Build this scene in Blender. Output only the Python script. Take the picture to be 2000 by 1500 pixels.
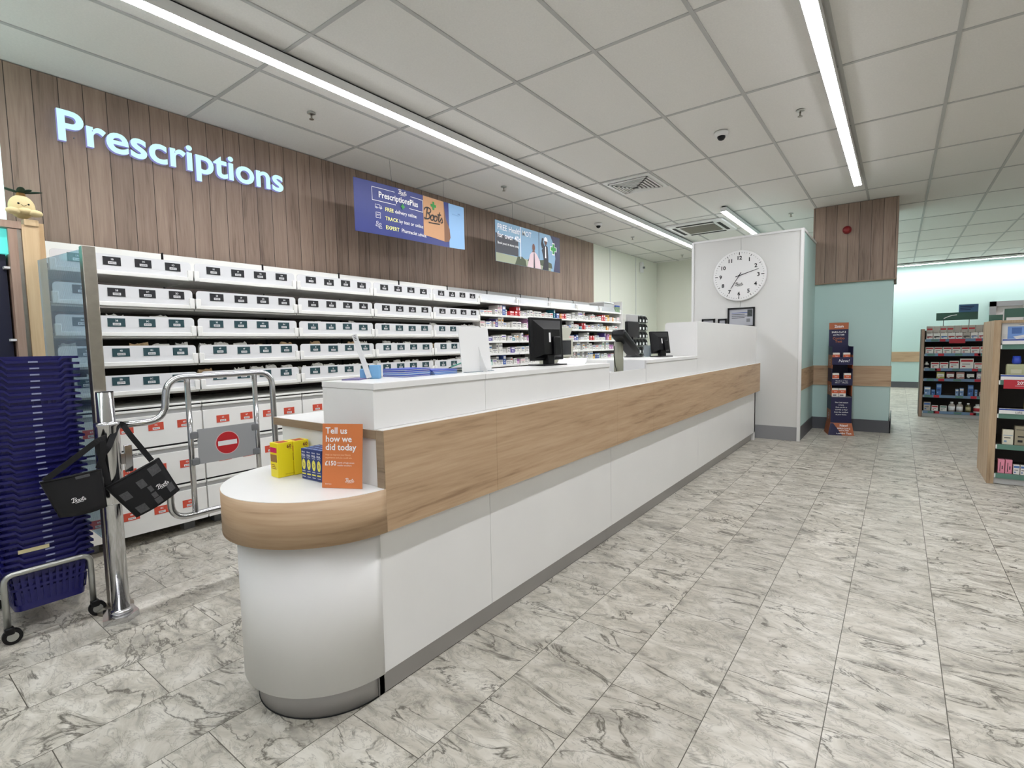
import bpy, bmesh, math, random
from mathutils import Vector as V, Matrix
random.seed(7)
PI = math.pi
for o in list(bpy.data.objects): bpy.data.objects.remove(o)
C = bpy.context.scene.collection
SC = bpy.context.scene

# ------------------------------------------------------------ camera, world, exposure
yaw, pitch, roll, FPX = -0.645705, -0.0749716, -0.0190967, 1001.17
Fw = V((math.sin(yaw)*math.cos(pitch), math.cos(yaw)*math.cos(pitch), math.sin(pitch)))
Rt = V((math.cos(yaw), -math.sin(yaw), 0)); Up = Rt.cross(Fw)
R2 = Rt*math.cos(roll)+Up*math.sin(roll); U2 = -Rt*math.sin(roll)+Up*math.cos(roll)
cd = bpy.data.cameras.new('camera'); cam = bpy.data.objects.new('camera', cd); C.objects.link(cam)
cam.matrix_world = Matrix(((R2.x, U2.x, -Fw.x, 0), (R2.y, U2.y, -Fw.y, 0), (R2.z, U2.z, -Fw.z, 1.266), (0, 0, 0, 1)))
cd.sensor_width = 36; cd.lens = FPX/2000*36; cd.clip_start = 0.05
SC.camera = cam
w = bpy.data.worlds.new('world'); SC.world = w; w.use_nodes = True
w.node_tree.nodes['Background'].inputs[0].default_value = (0.8, 0.85, 0.9, 1)
w.node_tree.nodes['Background'].inputs[1].default_value = 0.5
SC.view_settings.view_transform = 'Standard'
SC.view_settings.look = 'None'
SC.view_settings.gamma = 1
SC.view_settings.use_curve_mapping = False
SC.view_settings.exposure = 0.42
STRIP = 44.0          # radiance of the ceiling light strips
SIGN = 0.74

# ------------------------------------------------------------ materials
def lin(c): 
    c /= 255
    return c/12.92 if c <= 0.04045 else ((c+0.055)/1.055)**2.4
def col(r, g, b): return (lin(r), lin(g), lin(b), 1)
def mat(name, c, rough=0.5, metal=0.0, spec=0.5, emit=None, es=0, alpha=None, noise=0, nscale=8, bump=0, bscale=200, coat=0):
    m = bpy.data.materials.new(name); m.use_nodes = True
    nt = m.node_tree; b = nt.nodes['Principled BSDF']
    b.inputs['Base Color'].default_value = col(*c)
    b.inputs['Roughness'].default_value = rough; b.inputs['Metallic'].default_value = metal
    b.inputs['Specular IOR Level'].default_value = spec
    if coat: b.inputs['Coat Weight'].default_value = coat
    if emit: b.inputs['Emission Color'].default_value = col(*emit); b.inputs['Emission Strength'].default_value = es
    if alpha is not None: b.inputs['Alpha'].default_value = alpha
    if noise:
        tc = nt.nodes.new('ShaderNodeTexCoord'); n = nt.nodes.new('ShaderNodeTexNoise'); n.inputs['Scale'].default_value = nscale; n.inputs['Detail'].default_value = 5
        r = nt.nodes.new('ShaderNodeValToRGB'); c0 = col(*c)
        r.color_ramp.elements[0].position = 0.3; r.color_ramp.elements[1].position = 0.7
        r.color_ramp.elements[0].color = tuple(x*(1-noise) for x in c0[:3])+(1,); r.color_ramp.elements[1].color = tuple(min(1, x*(1+noise)) for x in c0[:3])+(1,)
        nt.links.new(tc.outputs['Object'], n.inputs['Vector']); nt.links.new(n.outputs[0], r.inputs[0]); nt.links.new(r.outputs[0], b.inputs['Base Color'])
    if bump:
        tc = nt.nodes.new('ShaderNodeTexCoord'); n = nt.nodes.new('ShaderNodeTexNoise'); n.inputs['Scale'].default_value = bscale
        bp = nt.nodes.new('ShaderNodeBump'); bp.inputs['Strength'].default_value = bump; bp.inputs['Distance'].default_value = 0.002
        nt.links.new(tc.outputs['Object'], n.inputs['Vector']); nt.links.new(n.outputs[0], bp.inputs['Height']); nt.links.new(bp.outputs[0], b.inputs['Normal'])
    return m
def wood(name, dark, mid, light, grain='y', groove=None, rough=0.5, gs=1.0):
    """wood with its grain along an axis; groove=(axis, start, pitch) cuts plank joints"""
    m = bpy.data.materials.new(name); m.use_nodes = True; nt = m.node_tree; L = nt.links.new; N = nt.nodes.new
    b = nt.nodes['Principled BSDF']; b.inputs['Roughness'].default_value = rough
    ge = N('ShaderNodeNewGeometry'); sp = N('ShaderNodeSeparateXYZ'); L(ge.outputs['Position'], sp.inputs[0])
    mp = N('ShaderNodeMapping'); s = {'x': (0.75, 13, 13), 'y': (13, 0.75, 13), 'z': (13, 13, 0.75), 'h': (0.75, 0.75, 13)}[grain]
    mp.inputs['Scale'].default_value = tuple(v*gs for v in s); L(ge.outputs['Position'], mp.inputs['Vector'])
    plank = None
    if groove:
        ax, st, pi = groove
        a = N('ShaderNodeMath'); a.operation = 'SUBTRACT'; L(sp.outputs['XYZ'.index(ax.upper())], a.inputs[0]); a.inputs[1].default_value = st
        d = N('ShaderNodeMath'); d.operation = 'DIVIDE'; L(a.outputs[0], d.inputs[0]); d.inputs[1].default_value = pi
        fl = N('ShaderNodeMath'); fl.operation = 'FLOOR'; L(d.outputs[0], fl.inputs[0])
        fr = N('ShaderNodeMath'); fr.operation = 'FRACT'; L(d.outputs[0], fr.inputs[0])
        wn = N('ShaderNodeTexWhiteNoise'); wn.noise_dimensions = '1D'; L(fl.outputs[0], wn.inputs['W'])
        sc = N('ShaderNodeVectorMath'); sc.operation = 'SCALE'; L(wn.outputs['Color'], sc.inputs[0]); sc.inputs['Scale'].default_value = 40
        ad = N('ShaderNodeVectorMath'); ad.operation = 'ADD'; L(mp.outputs[0], ad.inputs[0]); L(sc.outputs[0], ad.inputs[1])
        vec = ad.outputs[0]; plank = wn.outputs['Value']
        c1 = N('ShaderNodeMath'); c1.operation = 'SUBTRACT'; c1.inputs[1].default_value = 0.5; L(fr.outputs[0], c1.inputs[0])
        c2 = N('ShaderNodeMath'); c2.operation = 'ABSOLUTE'; L(c1.outputs[0], c2.inputs[0])
        c3 = N('ShaderNodeMath'); c3.operation = 'GREATER_THAN'; c3.inputs[1].default_value = 0.5-0.0022/pi; L(c2.outputs[0], c3.inputs[0])
    else: vec = mp.outputs[0]
    n = N('ShaderNodeTexNoise'); n.inputs['Scale'].default_value = 1.4; n.inputs['Detail'].default_value = 9; n.inputs['Roughness'].default_value = 0.62; n.inputs['Distortion'].default_value = 0.45
    L(vec, n.inputs['Vector'])
    n2 = N('ShaderNodeTexNoise'); n2.inputs['Scale'].default_value = 7; n2.inputs['Detail'].default_value = 6; n2.inputs['Distortion'].default_value = 0.3; L(vec, n2.inputs['Vector'])
    mx = N('ShaderNodeMath'); mx.operation = 'MULTIPLY_ADD'; L(n2.outputs[0], mx.inputs[0]); mx.inputs[1].default_value = 0.45; L(n.outputs[0], mx.inputs[2])
    sb = N('ShaderNodeMath'); sb.operation = 'SUBTRACT'; L(mx.outputs[0], sb.inputs[0]); sb.inputs[1].default_value = 0.225
    r = N('ShaderNodeValToRGB'); L(sb.outputs[0], r.inputs[0]); cr = r.color_ramp
    cr.elements[0].position = 0.28; cr.elements[0].color = col(*dark); cr.elements[1].position = 0.66; cr.elements[1].color = col(*light)
    e = cr.elements.new(0.42); e.color = col(*mid)
    out = r.outputs[0]
    if groove:
        hs = N('ShaderNodeMixRGB'); hs.blend_type = 'MULTIPLY'; hs.inputs[0].default_value = 1; L(out, hs.inputs[1])
        mr = N('ShaderNodeMapRange'); mr.inputs['To Min'].default_value = 0.86; mr.inputs['To Max'].default_value = 1.08; L(plank, mr.inputs['Value']); L(mr.outputs[0], hs.inputs[2])
        g = N('ShaderNodeMixRGB'); L(c3.outputs[0], g.inputs[0]); L(hs.outputs[0], g.inputs[1]); g.inputs[2].default_value = col(48, 38, 32)
        out = g.outputs[0]
        bp = N('ShaderNodeBump'); bp.invert = True; bp.inputs['Strength'].default_value = 0.7; bp.inputs['Distance'].default_value = 0.003; L(c3.outputs[0], bp.inputs['Height']); L(bp.outputs[0], b.inputs['Normal'])
    L(out, b.inputs['Base Color'])
    return m
def floor_mat():
    m = bpy.data.materials.new('marble_effect_vinyl_tile'); m.use_nodes = True; nt = m.node_tree; L = nt.links.new; N = nt.nodes.new
    b = nt.nodes['Principled BSDF']; b.inputs['Roughness'].default_value = 0.42; b.inputs['Specular IOR Level'].default_value = 0.35
    ge = N('ShaderNodeNewGeometry'); sp = N('ShaderNodeSeparateXYZ'); L(ge.outputs['Position'], sp.inputs[0])
    def M(op, a, bb=None, c=None):
        n = N('ShaderNodeMath'); n.operation = op
        for i, v in enumerate((a, bb, c)):
            if v is None: continue
            if isinstance(v, (int, float)): n.inputs[i].default_value = v
            else: L(v, n.inputs[i])
        return n.outputs[0]
    TW, TL = 0.3285, 0.664
    u = M('DIVIDE', M('ADD', sp.outputs[0], 0.160), TW); ci = M('FLOOR', u); fu = M('FRACT', u)
    par = M('FRACT', M('MULTIPLY', ci, 0.5))             # 0 or .5 : half brick
    v = M('ADD', M('DIVIDE', M('SUBTRACT', sp.outputs[1], 2.332), TL), par); cj = M('FLOOR', v); fv = M('FRACT', v)
    du = M('MULTIPLY', M('SUBTRACT', 0.5, M('ABSOLUTE', M('SUBTRACT', fu, 0.5))), TW)
    dv = M('MULTIPLY', M('SUBTRACT', 0.5, M('ABSOLUTE', M('SUBTRACT', fv, 0.5))), TL)
    line = M('LESS_THAN', M('MINIMUM', du, dv), 0.0015)
    cv = N('ShaderNodeCombineXYZ'); L(ci, cv.inputs[0]); L(cj, cv.inputs[1])
    wn = N('ShaderNodeTexWhiteNoise'); wn.noise_dimensions = '2D'; L(cv.outputs[0], wn.inputs['Vector'])
    sc = N('ShaderNodeVectorMath'); sc.operation = 'SCALE'; sc.inputs['Scale'].default_value = 30; L(wn.outputs['Color'], sc.inputs[0])
    ad = N('ShaderNodeVectorMath'); ad.operation = 'ADD'; L(ge.outputs['Position'], ad.inputs[0]); L(sc.outputs[0], ad.inputs[1])
    # stretch the veins across the tile's width
    mp = N('ShaderNodeMapping'); mp.inputs['Scale'].default_value = (1.0, 1.9, 1); mp.inputs['Rotation'].default_value = (0, 0, 0.45); L(ad.outputs[0], mp.inputs['Vector'])
    def noise(scale, det, rough, dist):
        n = N('ShaderNodeTexNoise'); n.inputs['Scale'].default_value = scale; n.inputs['Detail'].default_value = det; n.inputs['Roughness'].default_value = rough; n.inputs['Distortion'].default_value = dist
        L(mp.outputs[0], n.inputs['Vector']); return n.outputs[0]
    base = noise(5.5, 8, 0.62, 0.9)
    r = N('ShaderNodeValToRGB'); L(base, r.inputs[0]); cr = r.color_ramp
    cr.elements[0].position = 0.30; cr.elements[0].color = col(146, 142, 133); cr.elements[1].position = 0.62; cr.elements[1].color = col(204, 200, 189)
    e = cr.elements.new(0.46); e.color = col(182, 177, 164)
    v1 = M('ABSOLUTE', M('SUBTRACT', noise(2.1, 7, 0.58, 1.8), 0.5))
    v2 = M('ABSOLUTE', M('SUBTRACT', noise(8.5, 7, 0.65, 1.4), 0.48))
    msk = noise(4.0, 2, 0.5, 0)
    k1 = M('MULTIPLY', M('SUBTRACT', 1.0, M('MINIMUM', M('MULTIPLY', v1, 42.0), 1.0)), M('MINIMUM', M('MAXIMUM', M('MULTIPLY', M('SUBTRACT', msk, 0.43), 9.0), 0.0), 0.95))
    k2 = M('MULTIPLY', M('SUBTRACT', 1.0, M('MINIMUM', M('MULTIPLY', v2, 34.0), 1.0)), 0.38)
    vk = M('MAXIMUM', k1, k2)
    mx = N('ShaderNodeMixRGB'); L(vk, mx.inputs[0]); L(r.outputs[0], mx.inputs[1]); mx.inputs[2].default_value = col(84, 80, 71)
    tn = N('ShaderNodeMapRange'); tn.inputs['To Min'].default_value = 0.93; tn.inputs['To Max'].default_value = 1.05; L(wn.outputs['Value'], tn.inputs['Value'])
    ml = N('ShaderNodeMixRGB'); ml.blend_type = 'MULTIPLY'; ml.inputs[0].default_value = 1; L(mx.outputs[0], ml.inputs[1]); L(tn.outputs[0], ml.inputs[2])
    g = N('ShaderNodeMixRGB'); L(line, g.inputs[0]); L(ml.outputs[0], g.inputs[1]); g.inputs[2].default_value = col(84, 80, 70)
    L(g.outputs[0], b.inputs['Base Color'])
    bp = N('ShaderNodeBump'); bp.inputs['Strength'].default_value = 0.15; bp.inputs['Distance'].default_value = 0.002; L(base, bp.inputs['Height']); L(bp.outputs[0], b.inputs['Normal'])
    return m
def clear_mat(name, tint, mixf, rough=0.15, lines=False, thin=(230, 235, 238)):
    """thin glass / perspex: part see-through, part a hazy white surface"""
    m = bpy.data.materials.new(name); m.use_nodes = True; nt = m.node_tree; L = nt.links.new; N = nt.nodes.new
    b = nt.nodes['Principled BSDF']; b.inputs['Base Color'].default_value = col(*tint); b.inputs['Roughness'].default_value = rough
    tr = N('ShaderNodeBsdfTransparent'); tr.inputs[0].default_value = col(*thin)
    mx = N('ShaderNodeMixShader'); mx.inputs[0].default_value = mixf
    L(tr.outputs[0], mx.inputs[1]); L(b.outputs[0], mx.inputs[2]); L(mx.outputs[0], nt.nodes['Material Output'].inputs[0])
    if lines:
        ge = N('ShaderNodeNewGeometry'); sp = N('ShaderNodeSeparateXYZ'); L(ge.outputs['Position'], sp.inputs[0])
        a = N('ShaderNodeMath'); a.operation = 'MULTIPLY'; L(sp.outputs[0], a.inputs[0]); a.inputs[1].default_value = 110
        f = N('ShaderNodeMath'); f.operation = 'FRACT'; L(a.outputs[0], f.inputs[0])
        g = N('ShaderNodeMath'); g.operation = 'GREATER_THAN'; L(f.outputs[0], g.inputs[0]); g.inputs[1].default_value = 0.5
        k = N('ShaderNodeMapRange'); k.inputs['To Min'].default_value = mixf-0.12; k.inputs['To Max'].default_value = mixf+0.12; L(g.outputs[0], k.inputs['Value']); L(k.outputs[0], mx.inputs[0])
    return m
M_ = {}
def mm(name, *a, **k):
    if name not in M_: M_[name] = mat(name, *a, **k)
    return M_[name]
WHITE = mat('white_laminate', (228, 227, 224), 0.35, noise=0.015, nscale=3)
WHITE2 = mat('white_powder_coated_metal', (236, 235, 230), 0.4, noise=0.02, nscale=5)
PANEL = mat('pale_wall_panel', (212, 212, 208), 0.6, bump=0.08, bscale=60)
CREAMWALL = mat('pale_cream_wall', (224, 224, 210), 0.7, bump=0.08, bscale=60)
MINT = mat('mint_painted_wall', (182, 208, 203), 0.75, bump=0.1, bscale=80)
TILE = mat('mineral_fibre_ceiling_tile', (226, 224, 219), 0.9, noise=0.03, nscale=90, bump=0.25, bscale=400)
TBAR = mat('ceiling_grid_metal', (180, 180, 177), 0.6)
BAND = wood('light_oak_laminate', (146, 117, 88), (174, 145, 113), (190, 162, 130), 'y', gs=1.0)
BANDX = wood('light_oak_laminate_crosswise', (140, 112, 86), (172, 144, 114), (188, 162, 131), 'x')
BANDH = wood('light_oak_laminate_wrapped', (146, 117, 88), (174, 145, 113), (190, 162, 130), 'h')
EDGE = wood('oak_edge_banding', (100, 82, 64), (136, 115, 92), (152, 131, 106), 'x')
CLAD = wood('grey_brown_plank_cladding', (112, 92, 79), (139, 118, 103), (154, 133, 117), 'z', ('y', 0.776, 0.13015), 0.6)
CLADX = wood('grey_brown_plank_cladding_column', (112, 92, 79), (139, 118, 103), (154, 133, 117), 'z', ('x', -0.98, 0.13015), 0.6)
PINE = wood('pale_pine_board', (180, 148, 108), (208, 178, 136), (222, 196, 156), 'z', gs=0.6)
PINKWOOD = wood('pinkish_wood_trim', (140, 112, 96), (164, 136, 118), (178, 152, 134), 'z')
GONDW = wood('gondola_end_oak', (136, 112, 86), (166, 142, 112), (184, 162, 132), 'z')
FLOOR = floor_mat()
SKIRT = mat('grey_skirting_vinyl', (84, 86, 90), 0.5)
SKIRTL = mat('light_grey_skirting', (140, 140, 142), 0.45)
KICK = mat('brushed_steel_kickplate', (168, 165, 162), 0.5, 0.35, noise=0.04, nscale=3)
CHROME = mat('chrome', (205, 205, 206), 0.14, 1.0)
STEEL = mat('brushed_steel', (160, 154, 144), 0.32, 1.0, noise=0.06, nscale=30)
ZINC = mat('zinc_plated_tube', (178, 180, 176), 0.28, 0.9)
BLACK = mat('black_plastic', (12, 12, 14), 0.4, spec=0.3)
BLACKM = mat('matt_black', (16, 16, 17), 0.7)
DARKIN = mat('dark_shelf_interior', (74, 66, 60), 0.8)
GREY = mat('grey_plastic', (120, 122, 124), 0.5)
LGREY = mat('light_grey_plastic', (178, 178, 176), 0.5)
KHAKI = mat('khaki_grey_plastic', (132, 132, 116), 0.5)
WPLA = mat('white_plastic', (226, 226, 224), 0.4)
PAPER = mat('white_paper', (226, 224, 216), 0.8, noise=0.05, nscale=20)
KRAFT = mat('kraft_paper', (196, 168, 128), 0.85, noise=0.08, nscale=25)
BASKET = mat('navy_blue_plastic', (24, 23, 96), 0.32)
FABRIC = mat('black_bag_fabric', (20, 20, 22), 0.85, bump=0.3, bscale=900)
MESHF = mat('grey_bag_mesh', (78, 78, 80), 0.7, noise=0.2, nscale=120)
INKW = mat('white_print', (236, 236, 236), 0.6)
INKK = mat('black_print', (18, 18, 20), 0.6)
INKR = mat('red_print', (190, 30, 38), 0.6)
LBLK = mat('black_shelf_label_card', (26, 26, 30), 0.5)
LTEAL = mat('dark_teal_shelf_label_card', (30, 66, 72), 0.5)
LRED = mat('orange_red_shelf_label_card', (204, 78, 56), 0.5)
ORANGE = mat('orange_card', (206, 118, 62), 0.5)
DNAVY = mat('dark_navy_card', (26, 26, 66), 0.5)
COPPER = mat('copper_orange_card', (172, 98, 62), 0.5)
GREEN = mat('green_fascia_card', (58, 92, 80), 0.6)
GREENS = mat('muted_green_price_strip', (88, 126, 112), 0.5)
BLUES = mat('grey_blue_price_strip', (104, 130, 160), 0.5)
REDT = mat('red_ticket', (178, 38, 52), 0.5)
TRAYF = clear_mat('frosted_clear_tray_front', (236, 236, 236), 0.86, 0.25)
TRAYE = clear_mat('empty_tray_perspex', (214, 214, 212), 0.5, 0.2)
GLASS = clear_mat('printed_blue_tint_glass', (176, 190, 202), 0.30, 0.1, True, (222, 236, 242))
ACRYL = clear_mat('clear_acrylic', (225, 232, 236), 0.28, 0.08)
LIT = mat('light_diffuser', (255, 255, 255), 0.5, emit=(247, 248, 254), es=STRIP)
LITL = mat('dispensary_light_diffuser', (255, 255, 255), 0.5, emit=(247, 248, 254), es=STRIP*1.0)
LITSIDE = mat('added_side_light_diffuser', (255, 255, 255), 0.5, emit=(247, 248, 254), es=STRIP*0.45)  # diffuser of the added strips out of view on the right
LITFAR = mat('far_light_diffuser', (255, 255, 255), 0.5, emit=(250, 250, 252), es=STRIP*1.1)
SIGNF = mat('illuminated_letter_face', (70, 80, 80), 0.5, emit=(205, 250, 255), es=SIGN)
SIGNS = mat('illuminated_letter_side', (120, 120, 170), 0.5, emit=(150, 150, 215), es=0.4)
TEALLIT = mat('lit_teal_lightbox', (80, 200, 190), 0.5, emit=(90, 205, 200), es=0.62)
MINTLIT = mat('lit_pale_mint_lightbox', (220, 245, 240), 0.5, emit=(205, 240, 238), es=0.66)
SCREEN = mat('lit_tablet_screen', (200, 205, 215), 0.2, emit=(205, 208, 225), es=0.6)
DSCREEN = mat('dark_screen', (38, 40, 42), 0.2)

# ------------------------------------------------------------ mesh building
_glyph = {}
def glyphs(body, bold, shear, res):
    k = (body, bold, shear, res)
    if k not in _glyph:
        cu = bpy.data.curves.new('t', 'FONT'); cu.body = body; cu.size = 1; cu.offset = bold; cu.shear = shear; cu.resolution_u = res
        ob = bpy.data.objects.new('t', cu); me = bpy.data.meshes.new_from_object(ob)
        vs = [v.co.copy() for v in me.vertices]; fs = [tuple(p.vertices) for p in me.polygons]
        bpy.data.objects.remove(ob); bpy.data.meshes.remove(me); bpy.data.curves.remove(cu)
        _glyph[k] = (vs, fs)
    return _glyph[k]
X, Y, Z = V((1, 0, 0)), V((0, 1, 0)), V((0, 0, 1))
class MB:
    def __init__(s): s.bm = bmesh.new(); s.ms = []
    def mi(s, m):
        if m not in s.ms: s.ms.append(m)
        return s.ms.index(m)
    def face(s, pts, m, smooth=False):
        f = s.bm.faces.new([s.bm.verts.new(V(p)) for p in pts]); f.material_index = s.mi(m); f.smooth = smooth; return f
    def box(s, a, b, m, bev=0, T=None, seg=2):
        a, b = V(a), V(b); lo = V([min(p, q) for p, q in zip(a, b)]); hi = V([max(p, q) for p, q in zip(a, b)])
        vs = [s.bm.verts.new(V((x, y, z))) for x in (lo.x, hi.x) for y in (lo.y, hi.y) for z in (lo.z, hi.z)]
        fs = [s.bm.faces.new([vs[i] for i in q]) for q in ((0, 1, 3, 2), (4, 6, 7, 5), (0, 4, 5, 1), (2, 3, 7, 6), (0, 2, 6, 4), (1, 5, 7, 3))]
        k = s.mi(m)
        for f in fs: f.material_index = k
        allv = vs
        if bev:
            es = list({e for f in fs for e in f.edges})
            r = bmesh.ops.bevel(s.bm, geom=es, offset=bev, segments=seg, affect='EDGES', profile=0.5)
            for f in r['faces']: f.material_index = k; f.smooth = True
            allv = list({v for f in r['faces'] for v in f.verts} | {v for v in vs if v.is_valid})
        if T is not None:
            for v in allv: v.co = T @ v.co
        return s
    def prism(s, pts, d, m, smooth=False, mside=None):
        """pts: 3-D planar outline, d: extrusion vector"""
        d = V(d); a = [s.bm.verts.new(V(p)) for p in pts]; b = [s.bm.verts.new(V(p)+d) for p in pts]
        k = s.mi(m); k2 = s.mi(mside or m)
        for loop in (a[::-1], b):
            f = s.bm.faces.new(loop); f.material_index = k
        n = len(pts)
        for i in range(n):
            f = s.bm.faces.new([a[i], a[(i+1) % n], b[(i+1) % n], b[i]]); f.material_index = k2; f.smooth = smooth
        return s
    def ring(s, c, u, v, r1, r2, n):
        return [s.bm.verts.new(c+u*(r1*math.cos(2*PI*i/n))+v*(r2*math.sin(2*PI*i/n))) for i in range(n)]
    def loft(s, rings, m, caps=True, smooth=True):
        k = s.mi(m)
        for a, b in zip(rings, rings[1:]):
            n = len(a)
            for i in range(n):
                f = s.bm.faces.new([a[i], a[(i+1) % n], b[(i+1) % n], b[i]]); f.material_index = k; f.smooth = smooth
        if caps:
            f = s.bm.faces.new(rings[0][::-1]); f.material_index = k
            f = s.bm.faces.new(rings[-1]); f.material_index = k
        return s
    def cyl(s, p0, p1, r, m, n=16, r2=None):
        p0, p1 = V(p0), V(p1); d = (p1-p0).normalized(); u = d.orthogonal().normalized(); v = d.cross(u)
        r2 = r if r2 is None else r2
        return s.loft([s.ring(p0, u, v, r, r, n), s.ring(p1, u, v, r2, r2, n)], m)
    def tube(s, path, r, m, n=12, closed=False):
        P = [V(p) for p in path]; rings = []; u = None
        for i, p in enumerate(P):
            d = (P[min(i+1, len(P)-1)]-P[max(i-1, 0)]).normalized()
            if u is None: u = d.orthogonal().normalized()
            u = (u-d*u.dot(d)).normalized(); v = d.cross(u)
            rings.append(s.ring(p, u, v, r, r, n))
        return s.loft(rings, m)
    def strap(s, path, wv, w, t, m):
        """flat band following a path; wv: width direction"""
        P = [V(p) for p in path]; wv = V(wv).normalized(); rings = []
        for i, p in enumerate(P):
            d = (P[min(i+1, len(P)-1)]-P[max(i-1, 0)]).normalized(); a = (wv-d*wv.dot(d)).normalized(); nn = d.cross(a)
            rings.append([s.bm.verts.new(p+a*(w/2*x)+nn*(t/2*y)) for x, y in ((-1, -1), (1, -1), (1, 1), (-1, 1))])
        return s.loft(rings, m, smooth=False)
    def lathe(s, prof, c, m, n=20, axis=Z):
        c = V(c); axis = V(axis).normalized(); u = axis.orthogonal().normalized(); v = axis.cross(u)
        return s.loft([s.ring(c+axis*z, u, v, max(r, 1e-4), max(r, 1e-4), n) for r, z in prof], m)
    def ell(s, c, r, m, nu=16, nv=9, T=None):
        c = V(c); rings = []
        for j in range(1, nv):
            t = PI*j/nv; rr = math.sin(t)
            rings.append([s.bm.verts.new(c+V((r[0]*rr*math.cos(2*PI*i/nu), r[1]*rr*math.sin(2*PI*i/nu), -r[2]*math.cos(t)))) for i in range(nu)])
        s.loft(rings, m, caps=True)
        if T:
            for rg in rings:
                for v in rg: v.co = T @ v.co
        return s
    def text(s, body, size, o, r, u, m, align='l', bold=0.0, shear=0.0, wx=1.0, lift=0.0006, res=2, depth=0, mside=None):
        vs, fs = glyphs(body, bold, shear, res); o, r, u = V(o), V(r).normalized(), V(u).normalized(); nn = r.cross(u)
        W = max((v.x for v in vs), default=0); off = {'l': 0, 'c': -W/2, 'r': -W}[align]
        bv = [s.bm.verts.new(o+r*((v.x+off)*size*wx)+u*(v.y*size)+nn*(lift+depth)) for v in vs]
        k = s.mi(m); nf = []
        for f in fs:
            try: q = s.bm.faces.new([bv[i] for i in f]); q.material_index = k; nf.append(q)
            except ValueError: pass
        if depth:
            k2 = s.mi(mside or m); edges = {}
            for q in nf:
                L_ = list(q.verts)
                for i in range(len(L_)):
                    a, b = L_[i], L_[(i+1) % len(L_)]; edges[(a, b)] = 1
            low = {}
            for (a, b) in list(edges):
                if (b, a) in edges: continue
                for v in (a, b):
                    if v not in low: low[v] = s.bm.verts.new(v.co-nn*depth)
                q = s.bm.faces.new([b, a, low[a], low[b]]); q.material_index = k2
        return s
    def ribbon(s, pts, t, o, r, u, m, lift=0.0007):
        """flat stroke through 2-D points"""
        nn = V(r).cross(V(u)); k = s.mi(m); L_ = []
        P = [V((p[0], p[1])) for p in pts]
        for i, p in enumerate(P):
            d = (P[min(i+1, len(P)-1)]-P[max(i-1, 0)]); d = d.normalized() if d.length else V((1, 0)); q = V((-d.y, d.x))
            for sg in (1, -1):
                c = p+q*(sg*t/2); L_.append(s.bm.verts.new(V(o)+V(r)*c.x+V(u)*c.y+nn*lift))
        for i in range(len(P)-1):
            f = s.bm.faces.new([L_[2*i], L_[2*i+1], L_[2*i+3], L_[2*i+2]]); f.material_index = k
        return s
    def logo(s, width, o, r, u, m, thick=1.0, lift=0.0008):
        """flowing script wordmark, 'Boots', with its underline"""
        o, r, u = V(o), V(r).normalized(), V(u).normalized(); k = width/4.6
        def arc(cx, cy, rx, ry, a0, a1, n=14):
            return [(cx+rx*math.cos(math.radians(a0+(a1-a0)*i/n))+0.28*(cy+ry*math.sin(math.radians(a0+(a1-a0)*i/n))), cy+ry*math.sin(math.radians(a0+(a1-a0)*i/n))) for i in range(n+1)]
        S = [[(0.75, 1.75), (0.62, 1.2), (0.45, 0.5), (0.3, 0.02), (0.1, -0.1)],
             arc(0.35, 1.35, 0.75, 0.42, 200, -85), arc(0.35, 0.47, 0.78, 0.48, 90, -130),
             arc(1.65, 0.42, 0.36, 0.42, 90, 450), [(1.95, 0.85), (2.15, 0.72), (2.3, 0.85)],
             arc(2.45, 0.42, 0.36, 0.42, 90, 450), [(2.75, 0.85), (2.95, 0.72), (3.1, 0.8)],
             [(3.62, 1.6), (3.45, 1.0), (3.28, 0.35), (3.35, 0.05), (3.55, 0.1), (3.75, 0.4)], [(3.05, 1.1), (3.5, 1.18), (3.95, 1.22)],
             [(3.75, 0.4), (4.15, 0.85), (4.2, 0.55), (4.3, 0.2), (4.05, -0.02), (3.8, 0.1)],
             [(0.9, -0.45), (2.2, -0.38), (3.6, -0.28)]]
        for j, st in enumerate(S): s.ribbon([(a*k, b*k) for a, b in st], 0.17*k*thick*(0.8 if j == 10 else 1), o, r, u, m, lift)
        return s
    def build(s, name, parent=None, loc=None, local=False, cls=True):
        """world coordinates in; the object's origin is loc, or its parent's place"""
        bmesh.ops.recalc_face_normals(s.bm, faces=s.bm.faces[:]) if cls else None
        base = V((0, 0, 0))
        if not local:
            p = parent
            while p is not None: base += V(p.location); p = p.parent
            if loc is not None: base = V(loc) if parent is None else base
        if base.length: bmesh.ops.translate(s.bm, verts=s.bm.verts[:], vec=-base)
        me = bpy.data.meshes.new(name); s.bm.to_mesh(me); s.bm.free()
        for m in s.ms: me.materials.append(m)
        o = bpy.data.objects.new(name, me); C.objects.link(o)
        if parent is not None: o.parent = parent
        elif loc is not None: o.location = loc
        return o
def tag(o, label, cat, group=None, kind=None):
    o['label'] = label; o['category'] = cat
    if group: o['group'] = group
    if kind: o['kind'] = kind
    return o
def thing(name, label, cat, loc, rz=0, group=None):
    o = bpy.data.objects.new(name, None); C.objects.link(o); o.location = loc; o.rotation_euler = (0, 0, rz); o.empty_display_size = 0.05
    return tag(o, label, cat, group)
def struct(name, mb, label=None):
    o = mb.build(name); o['kind'] = 'structure'
    if label: o['label'] = label
    return o
def copy_tree(o, parent=None, label=None, loc=None):
    c = o.copy(); C.objects.link(c); c.parent = parent
    if label: c['label'] = label
    if loc is not None: c.location = loc
    for ch in list(o.children): copy_tree(ch, c)
    return c
def B(a, b, m, bev=0, **k): return MB().box(a, b, m, bev, **k)
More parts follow.
